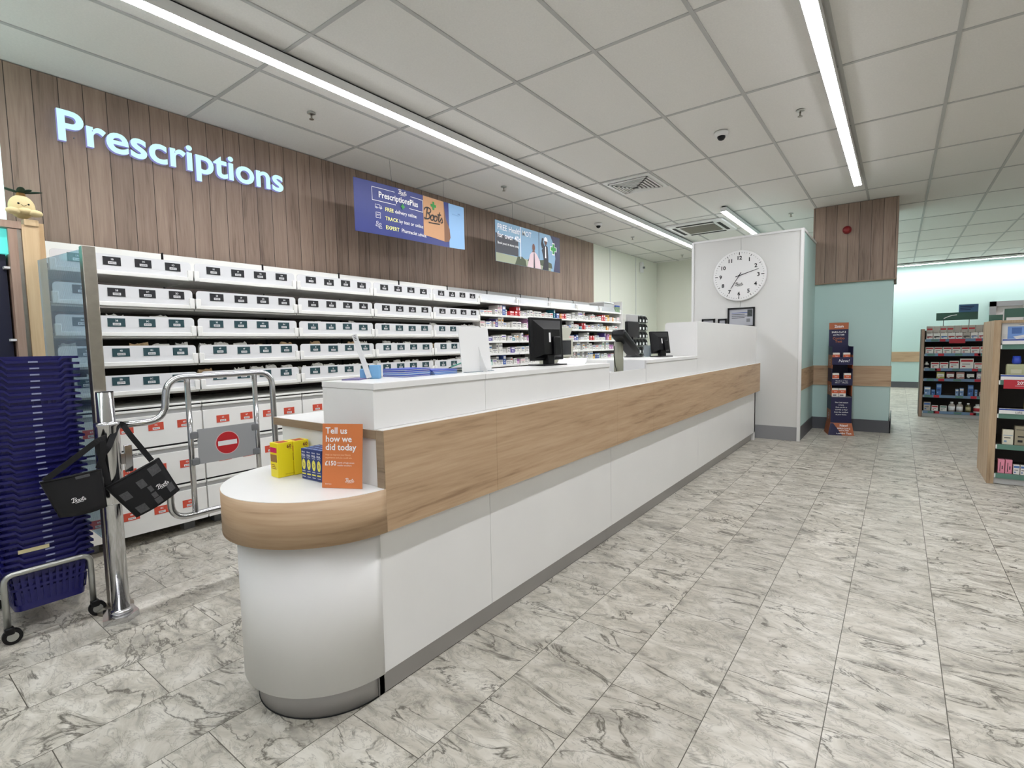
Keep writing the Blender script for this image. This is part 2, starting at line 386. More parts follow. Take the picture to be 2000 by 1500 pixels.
ORD = ['zeroth', 'first', 'second', 'third', 'fourth', 'fifth', 'sixth', 'seventh', 'eighth', 'ninth', 'tenth', 'eleventh', 'twelfth', 'thirteenth', 'fourteenth', 'fifteenth', 'sixteenth', 'seventeenth', 'eighteenth', 'nineteenth', 'twentieth']
def ordn(n):
    if n <= 20: return ORD[n]
    t = {2: 'twenty', 3: 'thirty', 4: 'forty', 5: 'fifty', 6: 'sixty', 7: 'seventy'}[n//10]
    return t+'-'+ORD[n % 10] if n % 10 else t[:-1]+'ieth'

# ------------------------------------------------------------ the setting
H = 3.092
struct('floor', B((-5.2, -5.2, -0.06), (8.2, 16.9, 0), FLOOR))
struct('ceiling', B((-5.2, -5.2, H+0.006), (8.2, 16.9, H+0.08), TILE))
g = MB()
for k in range(-12, 7):
    x = -0.973+0.606*k
    g.box((x-0.012, -5.1, H), (x+0.012, 16.8, H+0.008), TBAR)
for k in range(-8, 12):
    y = 4.22+1.2*k
    g.box((-5.1, y-0.012, H+0.001), (8.1, y+0.012, H+0.008), TBAR)
struct('trim_1', g, 'suspended ceiling grid bars')
struct('wall_left', B((-4.62, -5.1, 0), (-4.52, 11.75, H+0.01), CREAMWALL))
struct('trim_2', B((-4.52, -0.2, 1.9), (-4.50, 8.52, H), CLAD), 'grey-brown vertical plank cladding above the shelving')
g = MB()
for y0, y1 in ((8.525, 9.20), (9.206, 10.42), (10.426, 11.6)): g.box((-4.52, y0, 0.0), (-4.505, y1, H-0.004), CREAMWALL)
g.box((-4.505, 9.19, 0.1), (-4.498, 9.212, H-0.01), PANEL); g.box((-4.505, 10.41, 0.1), (-4.498, 10.432, H-0.01), PANEL)
struct('trim_3', g, 'cream wall panels with vertical joint strips')
struct('wall_back', B((-4.62, 11.65, 0), (-1.0, 11.75, H+0.01), CREAMWALL))
struct('wall_far', B((-1.1, 16.5, 0), (8.1, 16.6, H+0.01), MINT))
struct('wall_right', B((8.0, -5.1, 0), (8.1, 16.6, H+0.01), CREAMWALL))
g = MB(); g.box((-4.62, -5.1, 2.95), (8.1, -5.0, H+0.01), CREAMWALL).box((-4.62, -5.1, 0), (8.1, -5.0, 0.1), CREAMWALL)
for k in range(6): g.box((-4.62+2.53*k, -5.1, 0.1), (-4.54+2.53*k, -5.0, 2.95), GREY)
struct('window_1', g, 'glazed shop front behind the camera')
struct('wall_inner', B((-1.1, 9.3, 0), (-1.0, 16.5, H+0.01), MINT))
# clock wall: free-standing partition, lower than the ceiling
g = MB()
for x0, x1 in ((-2.27, -1.672), (-1.668, -0.975)): g.box((x0, 7.22, 0), (x1, 7.32, 2.60), PANEL)
struct('wall_partition', g)
g = MB(); g.box((-2.30, 7.205, 0), (-2.27, 7.33, 2.62), WPLA); g.box((-0.985, 7.205, 0), (-0.95, 7.24, 2.62), WPLA); g.box((-2.27, 7.21, 2.60), (-0.985, 7.33, 2.625), WPLA)
struct('trim_4', g, 'white edging of the clock partition')
g = MB(); g.box((-1.05, 7.24, 0), (-0.965, 8.45, 2.60), MINT); struct('wall_partition_side', g)
g = MB(); g.box((-1.06, 7.24, 2.60), (-0.955, 8.45, 2.63), WPLA); struct('trim_5', g, 'white cap along the top of the partition side')
struct('baseboard_partition', B((-2.27, 7.212, 0), (-0.985, 7.222, 0.175), SKIRTL))
g = MB(); g.box((-0.966, 7.24, 0), (-0.955, 8.44, 0.17), SKIRT); g.box((-0.96, 8.43, 0), (-0.055, 8.45, 0.165), SKIRT); g.box((-0.065, 8.43, 0), (-0.052, 9.4, 0.20), SKIRT)
struct('baseboard_column', g)
g = MB(); g.box((-0.966, 7.24, 0.63), (-0.957, 8.44, 0.90), BAND); g.box((-0.96, 8.438, 0.625), (-0.062, 8.45, 0.90), BANDX)
struct('trim_6', g, 'wooden bumper rail round the partition side and column')
struct('wall_column', B((-1.0, 8.45, 0), (-0.075, 9.4, H), MINT))
g = MB(); g.box((-1.0, 8.42, 2.045), (-0.045, 8.45, H), CLADX); g.box((-0.075, 8.45, 2.045), (-0.045, 9.4, H), CLADX); g.box((-1.0, 8.415, 2.035), (-0.04, 8.45, 2.05), EDGE)
struct('trim_7', g, 'plank cladding round the top of the mint column')
struct('baseboard_far', B((-1.0, 16.485, 0), (8, 16.5, 0.15), SKIRT))
struct('trim_8', B((-1.0, 16.488, 0.66), (8, 16.5, 0.915), BANDX), 'wooden bumper rail on the far mint wall')

# ------------------------------------------------------------ ceiling lights
def strip(x0, x1, y0, y1, z0, label, m=LIT, g='linear ceiling lights'):
    t = thing('ceiling_light', label, 'light', ((x0+x1)/2, (y0+y1)/2, z0), group=None)
    a = MB(); a.box((x0, y0, z0+0.003), (x1, y1, H-0.012), WPLA)
    a.build('housing', t)
    MB().box((x0+0.003, y0+0.003, z0), (x1-0.003, y1-0.003, z0+0.006), m).build('diffuser', t)
    MB().box((x0+0.012, y0+0.01, H-0.012), (x1-0.012, y1-0.01, H+0.002), BLACKM).build('mounting_rail', t)
strip(-3.14, -3.065, -2.0, 10.2, 3.015, 'long linear ceiling light running above the dispensary gap beside the hanging banners', LITL)
strip(-0.46, -0.385, -2.5, 7.2, 3.012, 'wide-looking linear ceiling light over the customer floor, ending before the wood-clad column')
strip(-1.985, -1.91, 7.42, 10.6, 3.02, 'short linear ceiling light half hidden behind the clock partition', LITL)
strip(-0.9, 7.9, 16.05, 16.12, 3.03, 'linear light along the top of the far mint wall', LITFAR)
strip(-0.6, -0.525, 9.6, 15.6, 3.02, 'added linear light hidden behind the wood-clad column to brighten the far wall', LITFAR)  # added strip, hidden by the column, brightens the far wall
strip(2.3, 2.375, -4.0, 8.4, 3.02, 'unseen linear light added as fill over the shop floor right of the camera', LITSIDE)  # added strip out of view, fills the right side with light
strip(5.2, 5.275, -4.0, 14.0, 3.02, 'unseen linear light added as fill farthest right over the shop floor', LITSIDE)  # second added strip out of view, more fill from the right

# ------------------------------------------------------------ ceiling fittings
def dome(x, y, label):
    t = thing('dome_camera', label, 'security camera', (x, y, H))
    MB().lathe([(0.055, 0.0), (0.057, -0.012), (0.05, -0.034), (0.036, -0.038)], (x, y, H), WPLA, 24).build('housing', t)
    MB().lathe([(0.035, -0.034), (0.033, -0.05), (0.022, -0.066), (0.004, -0.073)], (x, y, H), BLACK, 20).build('dome', t)
dome(-1.292, 4.828, 'white dome security camera in the middle of a tile right of the air vent')
dome(-3.70, 7.17, 'white dome security camera above the smaller Health banner')
SP = [(-3.692, 2.381, 'sprinkler head above the end of the lit Prescriptions sign'), (-3.692, 4.815, 'sprinkler head above the gap between the two hanging banners'), (-0.681, 4.797, 'sprinkler head just left of the long light over the customer floor'),
      (-3.72, 8.472, 'sprinkler head left of the dispensary light near the partition'), (-1.296, 8.502, 'sprinkler head beside the wood-clad column'), (-3.68, 10.9, 'sprinkler head farthest back in the dispensary ceiling')]
for i, (x, y, lb) in enumerate(SP):
    if i == 0:
        t = thing('sprinkler_head', lb, 'sprinkler', (x, y, H), group='ceiling sprinklers')
        MB().lathe([(0.032, 0.001), (0.032, -0.004), (0.02, -0.009)], (x, y, H), ZINC, 20).build('escutcheon', t)
        MB().cyl((x, y, H-0.008), (x, y, H-0.045), 0.007, STEEL, 10).build('nozzle', t)
        MB().cyl((x, y, H-0.044), (x, y, H-0.048), 0.018, STEEL, 12).build('deflector', t)
        sp0 = t
    else: copy_tree(sp0, None, lb, (x, y, H))
t = thing('ceiling_vent', 'square louvred air vent set in the ceiling beside the long light', 'vent', (-2.46, 5.74, H))
MB().box((-2.76, 5.44, H-0.006), (-2.20, 6.03, H+0.004), WPLA).build('frame', t)
MB().box((-2.70, 5.50, H-0.009), (-2.26, 5.97, H-0.006), BLACKM).build('duct_opening', t)
for k in range(6):
    a = 0.235-0.036*k; g = MB()
    for (p, q) in (((-a, -a), (a, -a+0.016)), ((-a, a-0.016), (a, a)), ((-a, -a), (-a+0.016, a)), ((a-0.016, -a), (a, a))):
        g.box((-2.48+p[0], 5.735+p[1], H-0.010-0.004*k), (-2.48+q[0], 5.735+q[1], H-0.022-0.004*k), WPLA)
    g.build('louvre', t)
t = thing('air_conditioner_cassette', 'ceiling air conditioning cassette in front of the clock partition', 'air conditioner', (-2.58, 8.5, H))
MB().box((-2.99, 8.05, H-0.03), (-2.13, 8.95, H+0.004), WPLA, 0.01).build('casing', t)
MB().box((-2.82, 8.24, H-0.034), (-2.30, 8.76, H-0.03), mm('grey_intake_grille', (120, 116, 106), 0.7, noise=0.25, nscale=140)).build('intake_grille', t)
for a, b in (((-2.84, 8.10), (-2.28, 8.16)), ((-2.84, 8.84), (-2.28, 8.90)), ((-2.93, 8.2), (-2.88, 8.8)), ((-2.25, 8.2), (-2.20, 8.8))):
    MB().box((a[0], a[1], H-0.034), (b[0], b[1], H-0.029), BLACKM).build('air_slot', t)

# ------------------------------------------------------------ lit sign
t = thing('illuminated_sign', 'illuminated white lettering reading Prescriptions on the plank wall', 'sign', (-4.50, 1.78, 2.68))
word = 'Prescriptions'; vs, _ = glyphs(word, 0.020, 0, 5); Wd = max(v.x for v in vs); SZ = 0.205/0.729*1.0
wx = 1.565/(Wd*SZ)
x0 = 0.994
pre = ''
# each letter its own part, laid out by the width of the text before it
def tw(sx):
    v_, _ = glyphs(sx, 0.020, 0, 5); return max((q.x for q in v_), default=0)
for i, ch in enumerate(word):
    vs_i, _ = glyphs(ch, 0.020, 0, 5); right = tw(word[:i+1]); wmax = max(q.x for q in vs_i)
    g = MB(); g.text(ch, SZ, (-4.487, x0+(right-wmax)*SZ*wx, 2.68), Y, Z, SIGNF, bold=0.020, wx=wx, lift=0, res=5, depth=0.032, mside=SIGNS)
    g.build('letter', t, cls=False)
for k in range(4): MB().cyl((-4.5, 1.1+0.43*k, 2.72), (-4.486, 1.1+0.43*k, 2.72), 0.004, GREY, 8).build('standoff', t)

# ------------------------------------------------------------ hanging banners
BLUEB = mat('royal_blue_vinyl', (30, 44, 116), 0.45); LBLUE = mat('light_blue_vinyl', (134, 178, 220), 0.45); GREENX = mat('green_cross_print', (44, 140, 60), 0.6)
def cross(g, c, s, r, u, m, lift, arm=0.33):
    r, u = V(r), V(u); n = r.cross(u); a = s*arm/2; h = s/2; c = V(c)
    pts = [(-a, -h), (a, -h), (a, -a), (h, -a), (h, a), (a, a), (a, h), (-a, h), (-a, a), (-h, a), (-h, -a), (-a, -a)]
    g.face([c+r*p+u*q+n*lift for p, q in pts], m)
def poly(g, pts, x, m): g.face([(x, a, b) for a, b in pts], m)
t = thing('hanging_banner', 'royal blue hanging banner about online prescriptions with a paper bag picture', 'banner', (-4.0, 3.73, 2.34))
def bx(y): return -4.0+0.035*math.sin((y-2.97)/1.53*PI*1.3)
def bend(g, name):
    for v in g.bm.verts: v.co.x += bx(v.co.y)+4.0
    return g.build(name, t, cls=False)
g = MB(); ys = [2.972+(4.49-2.972)*i/24 for i in range(25)]
zb = lambda y: 2.342+0.035*((y-2.97)/1.52)**3; zt = lambda y: 2.822+0.03*((y-2.97)/1.52)**2
def band_mesh(g, y0, y1, m, off, z0f, z1f, n=12):
    for i in range(n):
        a = y0+(y1-y0)*i/n; b = y0+(y1-y0)*(i+1)/n
        g.face([(bx(a)+off, a, z0f(a)), (bx(b)+off, b, z0f(b)), (bx(b)+off, b, z1f(b)), (bx(a)+off, a, z1f(a))], m, True)
band_mesh(g, 2.972, 4.49, BLUEB, 0, zb, zt, 24); band_mesh(g, 2.972, 4.49, BLUEB, -0.002, zb, zt, 24)
g.build('sheet', t, cls=False)
g = MB()
band_mesh(g, 4.215, 4.489, LBLUE, 0.0012, lambda y: zb(y)+0.001+0.06*max(0, (4.30-y)/0.085)*0+0.0, lambda y: zt(y)-0.001, 10); g.build('light_blue_panel', t, cls=False)
g = MB(); KB = mm('paper_bag_print', (196, 148, 106), 0.6); KD = mm('paper_bag_side_print', (122, 84, 58), 0.6)
band_mesh(g, 3.80, 4.13, KB, 0.0022, lambda y: 2.43-0.05*(y-3.8), lambda y: zt(y)-0.002, 8)
for y0, y1, a, b in ((4.13, 4.235, 2.40, 2.42),):
    P = [(4.13, 2.405), (4.21, 2.425), (4.235, 2.47), (4.225, 2.56), (4.16, 2.66), (4.13, 2.82)]
    g.face([(bx(p)+0.0026, p, q) for p, q in P], KD)
g.build('paper_bag_picture', t, cls=False)
g = MB(); cross(g, (-3.994, 3.955, 2.755), 0.085, Y, Z, GREENX, 0); bend(g, 'green_cross')
g = MB(); g.logo(0.31, (-3.993, 3.812, 2.60), Y, Z, INKK, 1.2, 0); bend(g, 'bag_wordmark')
g = MB(); o = 0.004
def ln(g, p, q, w, m, x): 
    p, q = V((x, *p)), V((x, *q)); d = (q-p).normalized(); n_ = V((0, -d.z, d.y))*w/2
    for k in range(8): a, b = p.lerp(q, k/8), p.lerp(q, (k+1)/8); g.face([a-n_, b-n_, b+n_, a+n_], m)
xx = -3.97
for a, b in (((3.16, 2.775), (3.42, 2.775)), ((3.62, 2.775), (3.79, 2.775)), ((3.16, 2.655), (3.43, 2.655)), ((3.60, 2.655), (3.79, 2.655)), ((3.16, 2.653), (3.16, 2.777)), ((3.79, 2.653), (3.79, 2.777))): ln(g, a, b, 0.005, INKW, -3.995)
def T(g, s, y, z, size, m=INKW, bold=0.01, wx=1.0, al='l'): g.text(s, size, (-3.994, y, z), Y, Z, m, al, bold, wx=wx, lift=0)
g.logo(0.11, (-3.994, 3.465, 2.772), Y, Z, INKW, 1.2, 0)
bend(g, 'frame_print'); g = MB(); T(g, 'PrescriptionsPlus', 3.475, 2.69, 0.079, bold=0.02, wx=0.9, al='c')
bend(g, 'heading'); g = MB(); cross(g, (-3.993, 3.515, 2.655), 0.05, Y, Z, GREENX, 0); bend(g, 'green_cross')
YEL = mm('pale_yellow_print', (240, 240, 150), 0.6)
for s1, s2, z, w1 in (('FREE', 'delivery online', 2.575, 0.115), ('TRACK', 'by text or online', 2.49, 0.165), ('EXPERT', 'Pharmacist advice', 2.405, 0.19)):
    g = MB(); T(g, s1, 3.30, z, 0.05, YEL, 0.015, 0.95); T(g, s2, 3.30+w1, z, 0.05, INKW, 0.008, 0.95); bend(g, 'text_line')
xi = -3.995
for k, z in enumerate((2.59, 2.505, 2.42)):
    g = MB()
    if k == 0:
        g.ribbon([(0, 0), (0, 0.03), (0.05, 0.03), (0.05, 0), (0, 0)], 0.004, (xi, 3.19, z), Y, Z, INKW, 0); g.ribbon([(0.05, 0.022), (0.068, 0.02), (0.075, 0.0), (0.05, 0)], 0.004, (xi, 3.19, z), Y, Z, INKW, 0)
        for c in (0.015, 0.06): g.ribbon([(c+0.008*math.cos(a*PI/4), 0.008*math.sin(a*PI/4)) for a in range(9)], 0.003, (xi, 3.19, z), Y, Z, INKW, 0)
    elif k == 1:
        g.ribbon([(0, -0.008), (0, 0.042), (0.05, 0.042), (0.05, -0.008), (0, -0.008)], 0.005, (xi, 3.195, z), Y, Z, INKW, 0); g.text('24/7', 0.022, (xi, 3.198, z+0.012), Y, Z, INKW, lift=0)
    else:
        for cx, cz in ((0.012, 0.035), (0.045, 0.02)):
            g.ribbon([(cx+0.01*math.cos(a*PI/4), cz+0.01*math.sin(a*PI/4)) for a in range(9)], 0.004, (xi, 3.195, z), Y, Z, INKW, 0)
            g.ribbon([(cx-0.018, cz-0.036), (cx-0.012, cz-0.018), (cx+0.012, cz-0.018), (cx+0.018, cz-0.036), (cx-0.018, cz-0.036)], 0.004, (xi, 3.195, z), Y, Z, INKW, 0)
    bend(g, 'icon')
g = MB(); g.text('NHS', 0.022, (-3.995, 4.37, 2.745), Y, Z, mm('blue_print', (40, 70, 150), 0.6), lift=0); g.text('Electronic Prescriptions', 0.012, (-3.995, 4.27, 2.73), Y, Z, mm('blue_print', (40, 70, 150), 0.6), lift=0)
bend(g, 'corner_text')
for y, z in ((3.398, zt(3.4)), (4.135, zt(4.13))): MB().cyl((bx(y), y, z), (-4.0, y, H), 0.0014, GREY, 6).build('hanging_wire', t)

t = thing('hanging_banner', 'smaller hanging banner offering a free health MOT with two men pictured', 'banner', (-4.0, 5.78, 2.31))
g = MB(); SKYB = mm('sky_photo_print', (120, 156, 182), 0.5); g.box((-4.002, 5.025, 2.312), (-3.998, 6.525, 2.812), SKYB); g.build('sheet', t)
g = MB(); x = -3.997; ROCK = mm('dark_building_print', (58, 60, 66), 0.6); TREE = mm('tree_line_print', (66, 76, 54), 0.6); SKIN = mm('brown_skin_print', (104, 66, 50), 0.6); SHIRT = mm('pink_shirt_print', (208, 184, 188), 0.6)
GR = mm('grass_print', (150, 156, 130), 0.6)
poly(g, [(5.027, 2.42), (5.50, 2.42), (5.50, 2.62), (5.027, 2.66)], x, ROCK); poly(g, [(5.027, 2.314), (6.28, 2.314), (6.28, 2.39), (5.6, 2.41), (5.027, 2.42)], x, GR)
poly(g, [(5.42, 2.314), (5.68, 2.314), (5.66, 2.39), (5.58, 2.43), (5.48, 2.42)], x+0.0004, TREE); poly(g, [(5.7, 2.39), (6.32, 2.35), (6.3, 2.42), (6.1, 2.45), (5.9, 2.42), (5.75, 2.44)], x+0.0002, TREE)
ln(g, (5.55, 2.4), (5.55, 2.81), 0.012, INKW, x+0.0006); ln(g, (5.98, 2.36), (5.98, 2.81), 0.012, ROCK, x+0.0006)
poly(g, [(5.70, 2.314), (6.02, 2.314), (6.0, 2.42), (5.93, 2.50), (5.88, 2.53), (5.82, 2.53), (5.76, 2.48)], x+0.001, SHIRT); poly(g, [(5.84, 2.314), (5.88, 2.314), (5.87, 2.51), (5.85, 2.51)], x+0.0014, ROCK)
g.ribbon([(0, 0), (0.0, 0.02)], 0.06, (x+0.001, 5.85, 2.52), Y, Z, SKIN, 0)
poly(g, [(5.85+0.034*math.cos(a*PI/8), 2.585+0.05*math.sin(a*PI/8)) for a in range(16)], x+0.0018, SKIN)
poly(g, [(6.06, 2.314), (6.22, 2.314), (6.215, 2.5), (6.2, 2.64), (6.15, 2.66), (6.09, 2.62), (6.05, 2.58), (6.08, 2.5), (6.1, 2.42)], x+0.0010, mm('dark_suit_print', (26, 28, 36), 0.6))
poly(g, [(6.03, 2.66), (6.06, 2.60), (6.12, 2.64), (6.08, 2.70), (6.1, 2.74), (6.06, 2.75)], x+0.0012, mm('dark_suit_print', (26, 28, 36), 0.6))
poly(g, [(6.13, 2.48), (6.16, 2.48), (6.155, 2.64), (6.135, 2.64)], x+0.0016, INKW)
poly(g, [(6.15+0.032*math.cos(a*PI/8), 2.705+0.045*math.sin(a*PI/8)) for a in range(16)], x+0.0018, SKIN); poly(g, [(6.105, 2.715), (6.2, 2.71), (6.19, 2.755), (6.15, 2.772), (6.115, 2.755)], x+0.0022, INKW)
g.build('photo_print', t, cls=False)
g = MB(); poly(g, [(6.35, 2.313), (6.524, 2.313), (6.524, 2.811), (6.27, 2.811), (6.37, 2.68), (6.40, 2.5)], x+0.0016, DNAVY); cross(g, (x, 6.35, 2.63), 0.17, Y, Z, INKW, 0.0022, 0.38); cross(g, (x, 6.35, 2.63), 0.14, Y, Z, GREENX, 0.0028, 0.36)
g.build('navy_panel', t, cls=False)
for s_, sz, z in (('FREE Health MOT', 0.098, 2.705), ('for over 40s', 0.098, 2.61), ('Book yours in store today', 0.042, 2.53)):
    g = MB(); g.text(s_, sz, (x, 5.06, z), Y, Z, INKW, wx=1.0, bold=0.008, lift=0.003); g.build('text_line', t, cls=False)
for y in (5.387, 6.144): MB().cyl((-4.0, y, 2.812), (-4.0, y, H), 0.0014, GREY, 6).build('hanging_wire', t)

# ------------------------------------------------------------ shelving along the left wall
FX = -3.92
BY = [1.557+0.763*k for k in range(-1, 10)]          # bay boundaries, .794 ... 8.424
LIP = [1.751, 1.560, 1.371, 1.183, 0.997]
SHZ = [1.784, 1.624, 1.474, 1.307, 1.156, 1.011]
NB = len(BY)-1
for b in range(NB):
    y0, y1 = BY[b], BY[b+1]; med = b >= 5
    lb = f'white metal wall shelving bay, {ORD[b+1]} from the left, ' + ('stocked with medicine boxes' if med else 'holding prescription trays')
    t = thing('shelving_bay', lb, 'shelving', (-4.2, (y0+y1)/2, 0), group='wall shelving bays in the dispensary')
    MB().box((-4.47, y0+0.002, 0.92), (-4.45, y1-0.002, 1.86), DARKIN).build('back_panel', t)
    MB().box((-4.46, y0+0.008, 1.86), (-4.44, y1-0.008, 2.0), LGREY if med else WHITE2).build('top_fascia', t)
    MB().box((-4.465, y0-0.0, 0.9), (-4.435, y0+0.006, 2.01), BLACKM).build('upright', t)
    zz = SHZ if med else LIP
    for z in zz[1 if not med else 0:]:
        if med: MB().box((-4.44, y0+0.004, z), (FX, y1-0.004, z+0.014), WHITE2).build('shelf', t)
        else: MB().box((-4.44, y0+0.004, z-0.012), (FX-0.02, y1-0.004, z-0.001), WHITE2).build('shelf', t)
    if med:
        for z in zz: MB().box((FX-0.004, y0+0.004, z-0.006), (FX+0.006, y1-0.004, z+0.020), WHITE2, 0.003).build('shelf_edge', t)
        g = MB(); z = 1.784; g.prism([(FX-0.01, y0+0.01, z+0.015), (FX-0.05, y0+0.012, z+0.10), (FX-0.05, y1-0.012, z+0.10), (FX-0.01, y1-0.01, z+0.015)], (0.004, 0, 0.002), TRAYE); g.build('empty_tray_front', t)
        for yy in (y0+0.006, y1-0.030): MB().box((FX-0.03, yy, z+0.006), (FX+0.004, yy+0.024, z+0.07), WHITE2, 0.003).build('tray_bracket', t)
t = thing('shelving_end_panel', 'white upright end panel closing the medicine shelves at the far end', 'shelving', (-4.2, 8.43, 0))
MB().box((-4.50, 8.432, 0.0), (-3.90, 8.446, 2.0), WHITE2).build('panel', t)

def riser(y0, y1, z0, z1, x, r=0.022, n=5):
    P = [(y0, z0), (y1, z0)]
    P += [(y1-r+r*math.cos(a*PI/2/n), z1-r+r*math.sin(a*PI/2/n)) for a in range(n+1)]
    P += [(y0+r-r*math.sin(a*PI/2/n), z1-r+r*math.cos(a*PI/2/n)) for a in range(n+1)]
    return [(x, a, b) for a, b in P]
LBN = 'ABCDEFGHIJKLMNOPQRSTUVWXYZ'
ROWN = ['top', 'second', 'third', 'fourth', 'bottom']
bagid = 0
for r, z in enumerate(LIP):
    for b in range(5):
        y0, y1 = BY[b]+0.004, BY[b+1]-0.004
        lc = LBLK if r < 2 else LTEAL
        t = thing('shelf_tray', f'long white tray with {"black" if r < 2 else "dark teal"} labels, {ORD[b+1]} from the left in the {ROWN[r]} tray row', 'tray', (-4.1, (y0+y1)/2, z), group='labelled prescription trays')
        MB().box((-4.40, y0, z), (FX, y1, z+0.016), WHITE2, 0.003).build('tray_base', t)
        MB().prism(riser(y0+0.008, y1-0.008, z+0.012, z+0.128, FX-0.010), (0.004, 0, 0), TRAYF).build('clear_front', t)
        MB().box((FX-0.012, y0, z), (FX+0.006, y1, z+0.026), WHITE2, 0.003).build('front_lip', t)
        for yy in (y0, y1-0.032): MB().box((FX-0.02, yy, z+0.002), (FX+0.008, yy+0.032, z+0.072), WHITE2, 0.004).build('corner_bracket', t)
        for k in range(4):
            yy = y0+0.085+0.17*k+(0.012 if r % 2 else 0)-(0.0 if k < 2 else 0.004); zz = z+0.062+random.uniform(-0.003, 0.003)
            g = MB(); g.box((FX-0.006, yy, zz), (FX-0.0035, yy+0.092, zz+0.052), lc)
            g.box((FX-0.0035, yy+0.026, zz+0.008), (FX-0.003, yy+0.068, zz+0.023), INKW)
            for q in range(9): g.box((FX-0.003, yy+0.03+0.004*q, zz+0.011), (FX-0.0027, yy+0.032+0.004*q, zz+0.020), INKK)
            g.text(f'{r+1}{LBN[(b*4+k) % 26]}', 0.015, (FX-0.0033, yy+0.047, zz+0.032), Y, Z, INKW, 'c', 0.02)
            g.build('shelf_label', t)
        # paper bags of prescriptions standing in the tray
        fill = [0.0, 0.0, 0.5, 0.75, 1.0][r] * (0.35 if b == 0 else 1)
        n = 6
        pos = 0
        for k in range(n):
            if random.random() > fill+0.001: continue
            pos += 1
            wdt = random.uniform(0.08, 0.118); yc = y0+0.07+0.122*k+random.uniform(-0.01, 0.01); hgt = random.uniform(0.10, 0.132); tk = random.uniform(0.03, 0.07); xc = FX-0.05-random.uniform(0, 0.02)
            ml = random.choice([PAPER]*7+[KRAFT])
            g = MB(); rings = []
            for (s_, hh, tt) in ((1, 0, 1), (1, 0.45, 1.05), (0.98, 0.8, 0.7), (0.94, 1.0, 0.18)):
                L_ = []
                m_ = 8
                for i in range(m_): L_.append((xc-tk/2*tt+random.uniform(-0.002, 0.002)-0.01*hh, yc-wdt/2*s_+wdt*s_*i/(m_-1), z+0.016+hgt*hh+(random.uniform(-0.014, 0.012) if hh == 1 else 0)))
                for i in range(m_)[::-1]: L_.append((xc+tk/2*tt+random.uniform(-0.002, 0.002)-0.01*hh, yc-wdt/2*s_+wdt*s_*i/(m_-1), z+0.016+hgt*hh+(random.uniform(-0.014, 0.012) if hh == 1 else 0)))
                rings.append([g.bm.verts.new(V(p)) for p in L_])
            g.loft(rings, ml, smooth=False)
            ob = g.build('prescription_bag', loc=(xc, yc, z+0.016))
            tag(ob, f'{"white" if ml is PAPER else "brown"} paper bag, {ORD[pos]} along the {ORD[b+1]} tray of the {ROWN[r]} row', 'paper bag', 'prescription bags in the trays')

# base drawer cabinets
for b in range(4):
    y0, y1 = BY[b]+0.002, BY[b+1]-0.002
    t = thing('drawer_cabinet', f'white three-drawer base cabinet with red labels, {ORD[b+1]} from the left under the trays', 'cabinet', (-4.2, (y0+y1)/2, 0), group='base drawer cabinets')
    MB().box((-4.45, y0, 0.08), (FX-0.022, y1, 0.905), WHITE2).build('carcass', t)
    MB().box((-4.45, y0, 0.905), (FX+0.004, y1, 0.918), WHITE2, 0.003).build('top', t)
    MB().box((-4.42, y0, 0.03), (-4.17, y1, 0.08), BLACKM).build('plinth', t)
    for yy in (y0+0.08, y1-0.12): MB().box((-4.10, yy, 0), (-4.03, yy+0.07, 0.08), GREY).build('foot', t)
    for q, (za, zb_) in enumerate(((0.645, 0.895), (0.364, 0.632), (0.082, 0.351))):
        d = MB(); d.box((FX-0.022, y0+0.003, za), (FX, y1-0.003, zb_-0.045), WHITE2, 0.002).box((FX-0.022, y0+0.003, zb_-0.016), (FX+0.002, y1-0.003, zb_), WHITE2, 0.003).box((FX-0.024, y0+0.003, zb_-0.046), (FX-0.012, y1-0.003, zb_-0.014), LGREY)
        d.box((FX-0.02, y0+0.003, zb_+0.001), (FX-0.012, y1-0.003, zb_+0.011), BLACKM)
        d = d.build('drawer', t)
        for k in range(4):
            if q == 0 and b == 0 and k == 0: pass
            yy = y0+0.09+0.17*k; zz = za+0.105
            g = MB(); g.box((FX, yy, zz), (FX+0.002, yy+0.088, zz+0.052), LRED); g.box((FX+0.002, yy+0.024, zz+0.006), (FX+0.0024, yy+0.064, zz+0.02), INKW)
            for e_ in range(8): g.box((FX+0.0024, yy+0.028+0.004*e_, zz+0.009), (FX+0.0026, yy+0.030+0.004*e_, zz+0.017), INKK)
            g.text(f'{q+6}{LBN[(b*4+k) % 26]}', 0.015, (FX+0.0022, yy+0.044, zz+0.032), Y, Z, INKW, 'c', 0.02)
            g.build('drawer_label', d)

# medicine boxes on the open shelves
PAL = [((232, 230, 224), None, 'white'), ((232, 230, 224), (120, 100, 170), 'white and purple'), ((232, 230, 224), (60, 110, 170), 'white and blue'), ((230, 228, 222), (200, 60, 60), 'white and red'), ((232, 230, 224), (90, 160, 110), 'white and green'),
       ((226, 224, 220), (210, 150, 60), 'white and orange'), ((226, 220, 214), (214, 160, 170), 'white and pink'), ((90, 74, 150), (230, 230, 230), 'purple'), ((70, 96, 160), (230, 230, 230), 'blue'), ((222, 178, 60), (120, 70, 40), 'yellow'), ((200, 54, 58), (240, 230, 230), 'red'),
       ((190, 215, 205), (90, 140, 140), 'pale green'), ((226, 150, 60), (240, 230, 220), 'orange'), ((204, 150, 190), (120, 60, 130), 'lilac'), ((40, 120, 140), (230, 230, 230), 'teal')]
WT = [16, 4, 5, 4, 3, 3, 3, 2, 2, 1.2, 1.2, 1.2, 1.2, 1, 0.8]
def med_mats(i):
    a, b_, nm = PAL[i]; nm = nm.replace(' ', '_')
    return mm('carton_'+nm, a, 0.45), (mm('carton_print_'+nm, b_, 0.45) if b_ else mm('carton_print_grey', (120, 120, 126), 0.45))
